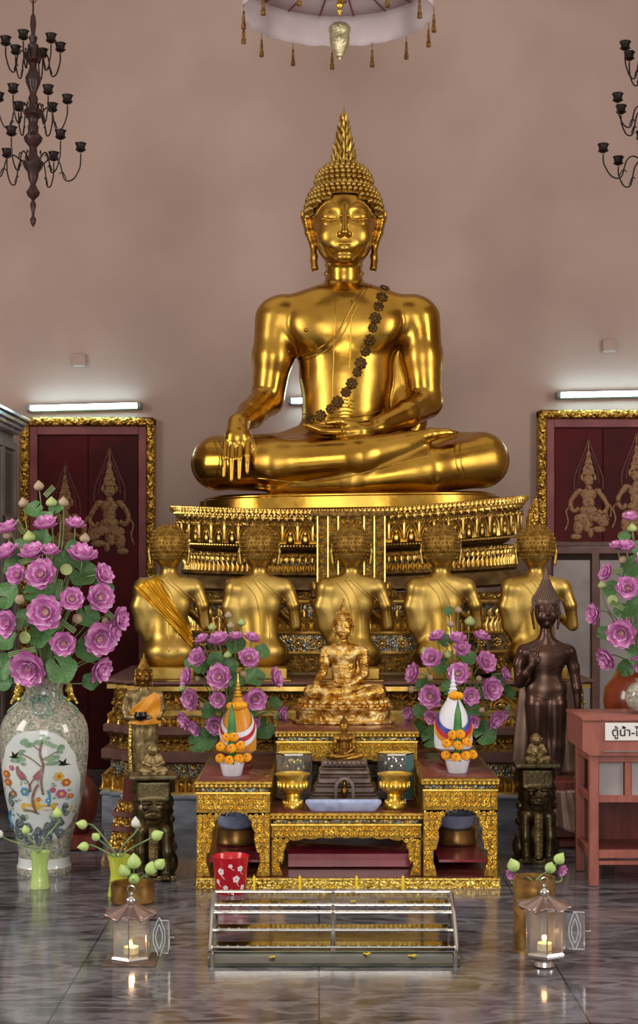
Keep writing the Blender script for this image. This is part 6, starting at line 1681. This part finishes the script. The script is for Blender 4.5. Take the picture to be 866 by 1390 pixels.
# ---------------------------------------------------------------- stepped candle rack
rk = thing('candle_rack', 'low stepped stainless steel candle rack on the floor in front of the tables', 'rack', (X(453, 6.3), 0, 0))
rx = rk.location.x; rails = [(1210, 6.42, 291, 612), (1228, 6.33, 290, 613), (1238, 6.28, 289, 614), (1262, 6.18, 287, 616), (1286, 6.08, 285, 620)]
for i, (py, D, a0, a1) in enumerate(rails):
    x0, x1, z = X(a0, D)-rx, X(a1, D)-rx, Z(py, D); m_ = MB(); m_.box(((x0+x1)/2, D, z), (x1-x0, .02, .012), bev=.003)
    n_ = 24
    for j in range(n_): m_.sph((x0+.03+(x1-x0-.06)*j/(n_-1), D-.002, z+.006), (.006, .006, .004), 6, 4)
    part('rail', m_, M['steel'], rk, 30)
    if i < 4:
        D2 = rails[i+1][1]; z2 = Z(rails[i+1][0], D2); m_ = MB()
        m_.box(((x0+x1)/2, (D+D2)/2, z2-.003), (x1-x0-.02, D-D2, .004))
        part('mirror_step', m_, M['mirror'], rk, 30)
for px in (291, 452, 612):
    m_ = MB(); pts = [(X(px if px != 452 else 452, D)-rx+(0 if px == 452 else (-(291-285)*i/4 if px == 291 else (620-612)*i/4)*D/FP), D-.012, Z(py, D)-.004) for i, (py, D, _, _) in enumerate(rails)]
    m_.tube(pts+[(pts[-1][0], pts[-1][1]-.02, .01)], .009, 6, .6); part('side_bar', m_, M['steel'], rk, 30)
for px, D in ((293, 6.42), (452, 6.42), (610, 6.42), (288, 5.86), (618, 5.86)):
    zt_ = Z(1210, 6.42)-.006 if D > 6 else .05
    m_ = MB(); m_.tube([(X(px, D)-rx, D, 0), (X(px, D)-rx, D, zt_)], .009, 8); part('leg', m_, M['steel'], rk)
m_ = MB(); x0, x1 = X(287, 5.97)-rx, X(619, 5.97)-rx
m_.box(((x0+x1)/2, 5.95, .006), (x1-x0-.02, .19, .008)); 
for yy in (5.86, 6.04): m_.box(((x0+x1)/2, yy, .008), (x1-x0, .012, .014), bev=.003)
for xx in (x0, x1): m_.box((xx, 5.95, .008), (.012, .19, .014), bev=.003)
part('front_tray', m_, M['tray'], rk, 30)
for i, px in enumerate((345, 407, 484, 547)):
    D = 6.42; z = Z(1210, D)+.006; m_ = MB(); m_.lathe([(.005, 0), (.0052, .055), (.003, .058), (.0006, .059), (.0006, .066)], n=10)
    solo('yellow_candle', m_, M['candle'], 'thin yellow candle on the back rail of the rack, '+['first', 'second', 'third', 'fourth'][i]+' from the left', 'candle', (X(px, D), D, z), 0, 'yellow candles on the rack')
pet = 0
for px, py, D, dz in ((445, 1203, 6.42, 0), (378, 1208, 6.42, 0), (452, 1214, 6.42, 0), (590, 1208, 6.42, 0), (480, 1227, 6.33, 0), (560, 1290, 5.97, 0), (498, 1286, 6.0, 0), (370, 1296, 5.95, 0)):
    zc_ = min([Z(p_, d_) for p_, d_, _, _ in rails], key=lambda q: abs(q-Z(py, D)))+.01 if D > 6.1 else .011
    m_ = MB(); 
    for j in range(3): m_.sph((.012*math.cos(j*2.1), .006*math.sin(j*2.1), .003+.002*j), (.011, .007, .003), 7, 4)
    solo('fallen_petals', m_, M['yellowpetal'], 'fallen yellow marigold petals lying on the '+('steel rails' if D > 6.1 else 'front tray')+' of the candle rack', 'petals', (X(px, D), D, zc_), rnd.random()*3, 'fallen yellow petals on the '+('rails' if D > 6.1 else 'tray'))

# ---------------------------------------------------------------- donation cabinet at the right
DC = 7.35; x0, x1 = X(800, DC), X(800, DC)+.62; zt_ = Z(985, DC)
dc = thing('donation_cabinet', 'pinkish-brown wooden donation cabinet with glazed compartments and a Thai sign, at the right edge', 'cabinet', (x0, DC, 0)); w, dd = x1-x0, .42
for xx in (0, w-.045):
    for yy in (0, dd-.045):
        a = MB(); a.box((xx+.0225, yy+.0225, zt_/2-.03), (.045, .045, zt_-.06), bev=.004); part('leg', a, M['wood'], dc)
zc = lambda py: Z(py, DC)
a = MB()
for py, hh in ((1160, .04), (1085, .035), (1030, .035)):
    a.box((w/2, .02, zc(py)), (w-.07, .03, hh), bev=.003)
    for xx in (.02, w-.02): a.box((xx, dd/2, zc(py)), (.03, dd-.07, hh), bev=.003)
a.box((w/2, .02, zc(1172)), (w-.07, .03, .02), bev=.003)
a.box((X(853, DC)-x0, .021, (zc(1030)+zc(1085))/2), (.03, .026, zc(1030)-zc(1085)-.036))
part('rail_frame', a, M['wood'], dc)
a = MB(); a.box((w/2, dd/2, zc(1160)), (w-.05, dd-.04, .015)); a.box((w/2, dd/2, zc(1087)), (w-.05, dd-.04, .015)); part('shelf', a, M['wooddark'], dc)
for xa, xb in ((.05, X(853, DC)-x0-.02), (X(853, DC)-x0+.02, w-.05)):
    a = MB(); a.box(((xa+xb)/2, .024, (zc(1033)+zc(1083))/2), (xb-xa, .005, zc(1033)-zc(1083))); part('glass_pane', a, M['greyglass'], dc)
a = MB(); a.box((w/2, dd-.03, (zc(1030)+zc(1160))/2), (w-.08, .01, zc(1030)-zc(1160))); part('back_panel', a, M['wooddark'], dc)
a = MB(); a.prism([(-.0, zc(1025)), (-.035, zc(1018)), (-.035, zc(978)), (w+.035, zc(978)), (w+.035, zc(1018)), (w, zc(1025))], -.02, dd+.02); a.box((w/2, dd/2, zc(976)), (w+.08, dd+.06, .016), bev=.003); part('top_box', a, M['wood'], dc)
a = MB(); a.box((w/2, -.026, zc(1019)), (w*.8, .008, .006)); part('coin_slot', a, M['steel'], dc)
sg = MB(); xs0, xs1 = X(820, DC)-x0, X(820, DC)-x0+.34; sg.box(((xs0+xs1)/2, -.0245, zc(992.5)), (xs1-xs0, .007, .085), bev=.002)
sgo = part('sign', sg, M['sign'], dc)
tx = bpy.data.curves.new('sign_text', 'FONT'); tx.body = 'ตู้น้ำ-ไฟฟ้า'; tx.size = .056; tx.extrude = .0006; tx.offset = .0006
txo = bpy.data.objects.new('sign_text_tmp', tx); C.objects.link(txo); bpy.context.view_layer.update()
tm = bpy.data.meshes.new_from_object(txo.evaluated_get(bpy.context.evaluated_depsgraph_get())); bpy.data.objects.remove(txo)
tm.materials.clear(); tm.materials.append(M['ink'])
to = bpy.data.objects.new('sign_lettering', tm); C.objects.link(to); to.parent = sgo; to.location = (xs0+.03, -.029, zc(992.5)-.02); to.rotation_euler = (PI/2, 0, 0)
a = MB(); a.sph((0, 0, .08), (.085, .08, .08), 18, 12); a.lathe([(.04, .13), (.03, .155), (.04, .17)], n=16); solo('grey_jar', a, M['porcelain'], 'small patterned grey-green jar on top of the donation cabinet', 'jar', (X(872, DC+.2), DC+.2, zc(976)+.008))
a = MB(); a.lathe([(.06, 0), (.07, .01), (.11, .1), (.125, .18), (.1, .26), (.06, .31), (.05, .33)], n=30); solo('dark_red_jar', a, M['wooddark'], 'round dark maroon jar on the floor just behind the big porcelain vase', 'jar', (X(104, 8.4), 8.4, .08)) 
a = MB(); a.box((0, 0, .04), (.26, .26, .08), bev=.01); solo('low_stand', a, M['wooddark'], 'low dark block under the round maroon jar', 'stand', (X(104, 8.4), 8.4, 0))
# fallen petals at right edge floor
# ---------------------------------------------------------------- light, camera
def area(name, loc, rot, sx, sy, e, c=(1, 1, 1)):
    L_ = bpy.data.lights.new(name, 'AREA'); L_.shape = 'RECTANGLE'; L_.size = sx; L_.size_y = sy; L_.energy = e; L_.color = c
    o = bpy.data.objects.new(name, L_); C.objects.link(o); o.location = loc; o.rotation_euler = rot; return o
area('doorway_daylight', (0, -1.5, 2.4), (math.radians(90), 0, 0), 3.2, 3.6, 210, (1, .97, .93))
area('side_window_left', (-4.8, 5.4, 3.2), (math.radians(90), 0, math.radians(-75)), 1.6, 3.2, 170, (1, .96, .9))
area('side_window_right', (4.8, 5.4, 3.2), (math.radians(90), 0, math.radians(75)), 1.6, 3.2, 170, (1, .96, .9))
wd = bpy.data.worlds.new('hall_ambient'); bpy.context.scene.world = wd; wd.use_nodes = True; nt = wd.node_tree
bg = nt.nodes['Background']; tc = nt.nodes.new('ShaderNodeTexCoord'); sx = nt.nodes.new('ShaderNodeSeparateXYZ'); nt.links.new(tc.outputs['Generated'], sx.inputs[0])
cr = nt.nodes.new('ShaderNodeValToRGB'); cr.color_ramp.elements[0].position = .0; cr.color_ramp.elements[0].color = (.045, .03, .02, 1); cr.color_ramp.elements[1].position = 1; cr.color_ramp.elements[1].color = (.38, .32, .27, 1)
mr = nt.nodes.new('ShaderNodeMapRange'); mr.inputs[1].default_value = -1; nt.links.new(sx.outputs[2], mr.inputs[0]); nt.links.new(mr.outputs[0], cr.inputs[0]); nt.links.new(cr.outputs[0], bg.inputs[0]); bg.inputs[1].default_value = 2.2
cam = bpy.data.cameras.new('camera'); co_ = bpy.data.objects.new('camera', cam); C.objects.link(co_); co_.location = (0, 0, EYE); co_.rotation_euler = (PI/2, 0, 0)
cam.sensor_fit = 'VERTICAL'; cam.sensor_height = 36; cam.lens = 36*FP/1390; cam.shift_y = (YH-695)/1390; cam.clip_start = .1; cam.clip_end = 100
s_ = bpy.context.scene; s_.camera = co_; s_.view_settings.view_transform = 'Standard'; s_.view_settings.look = 'None'; s_.view_settings.gamma = 1; s_.view_settings.exposure = 0; s_.view_settings.use_curve_mapping = False
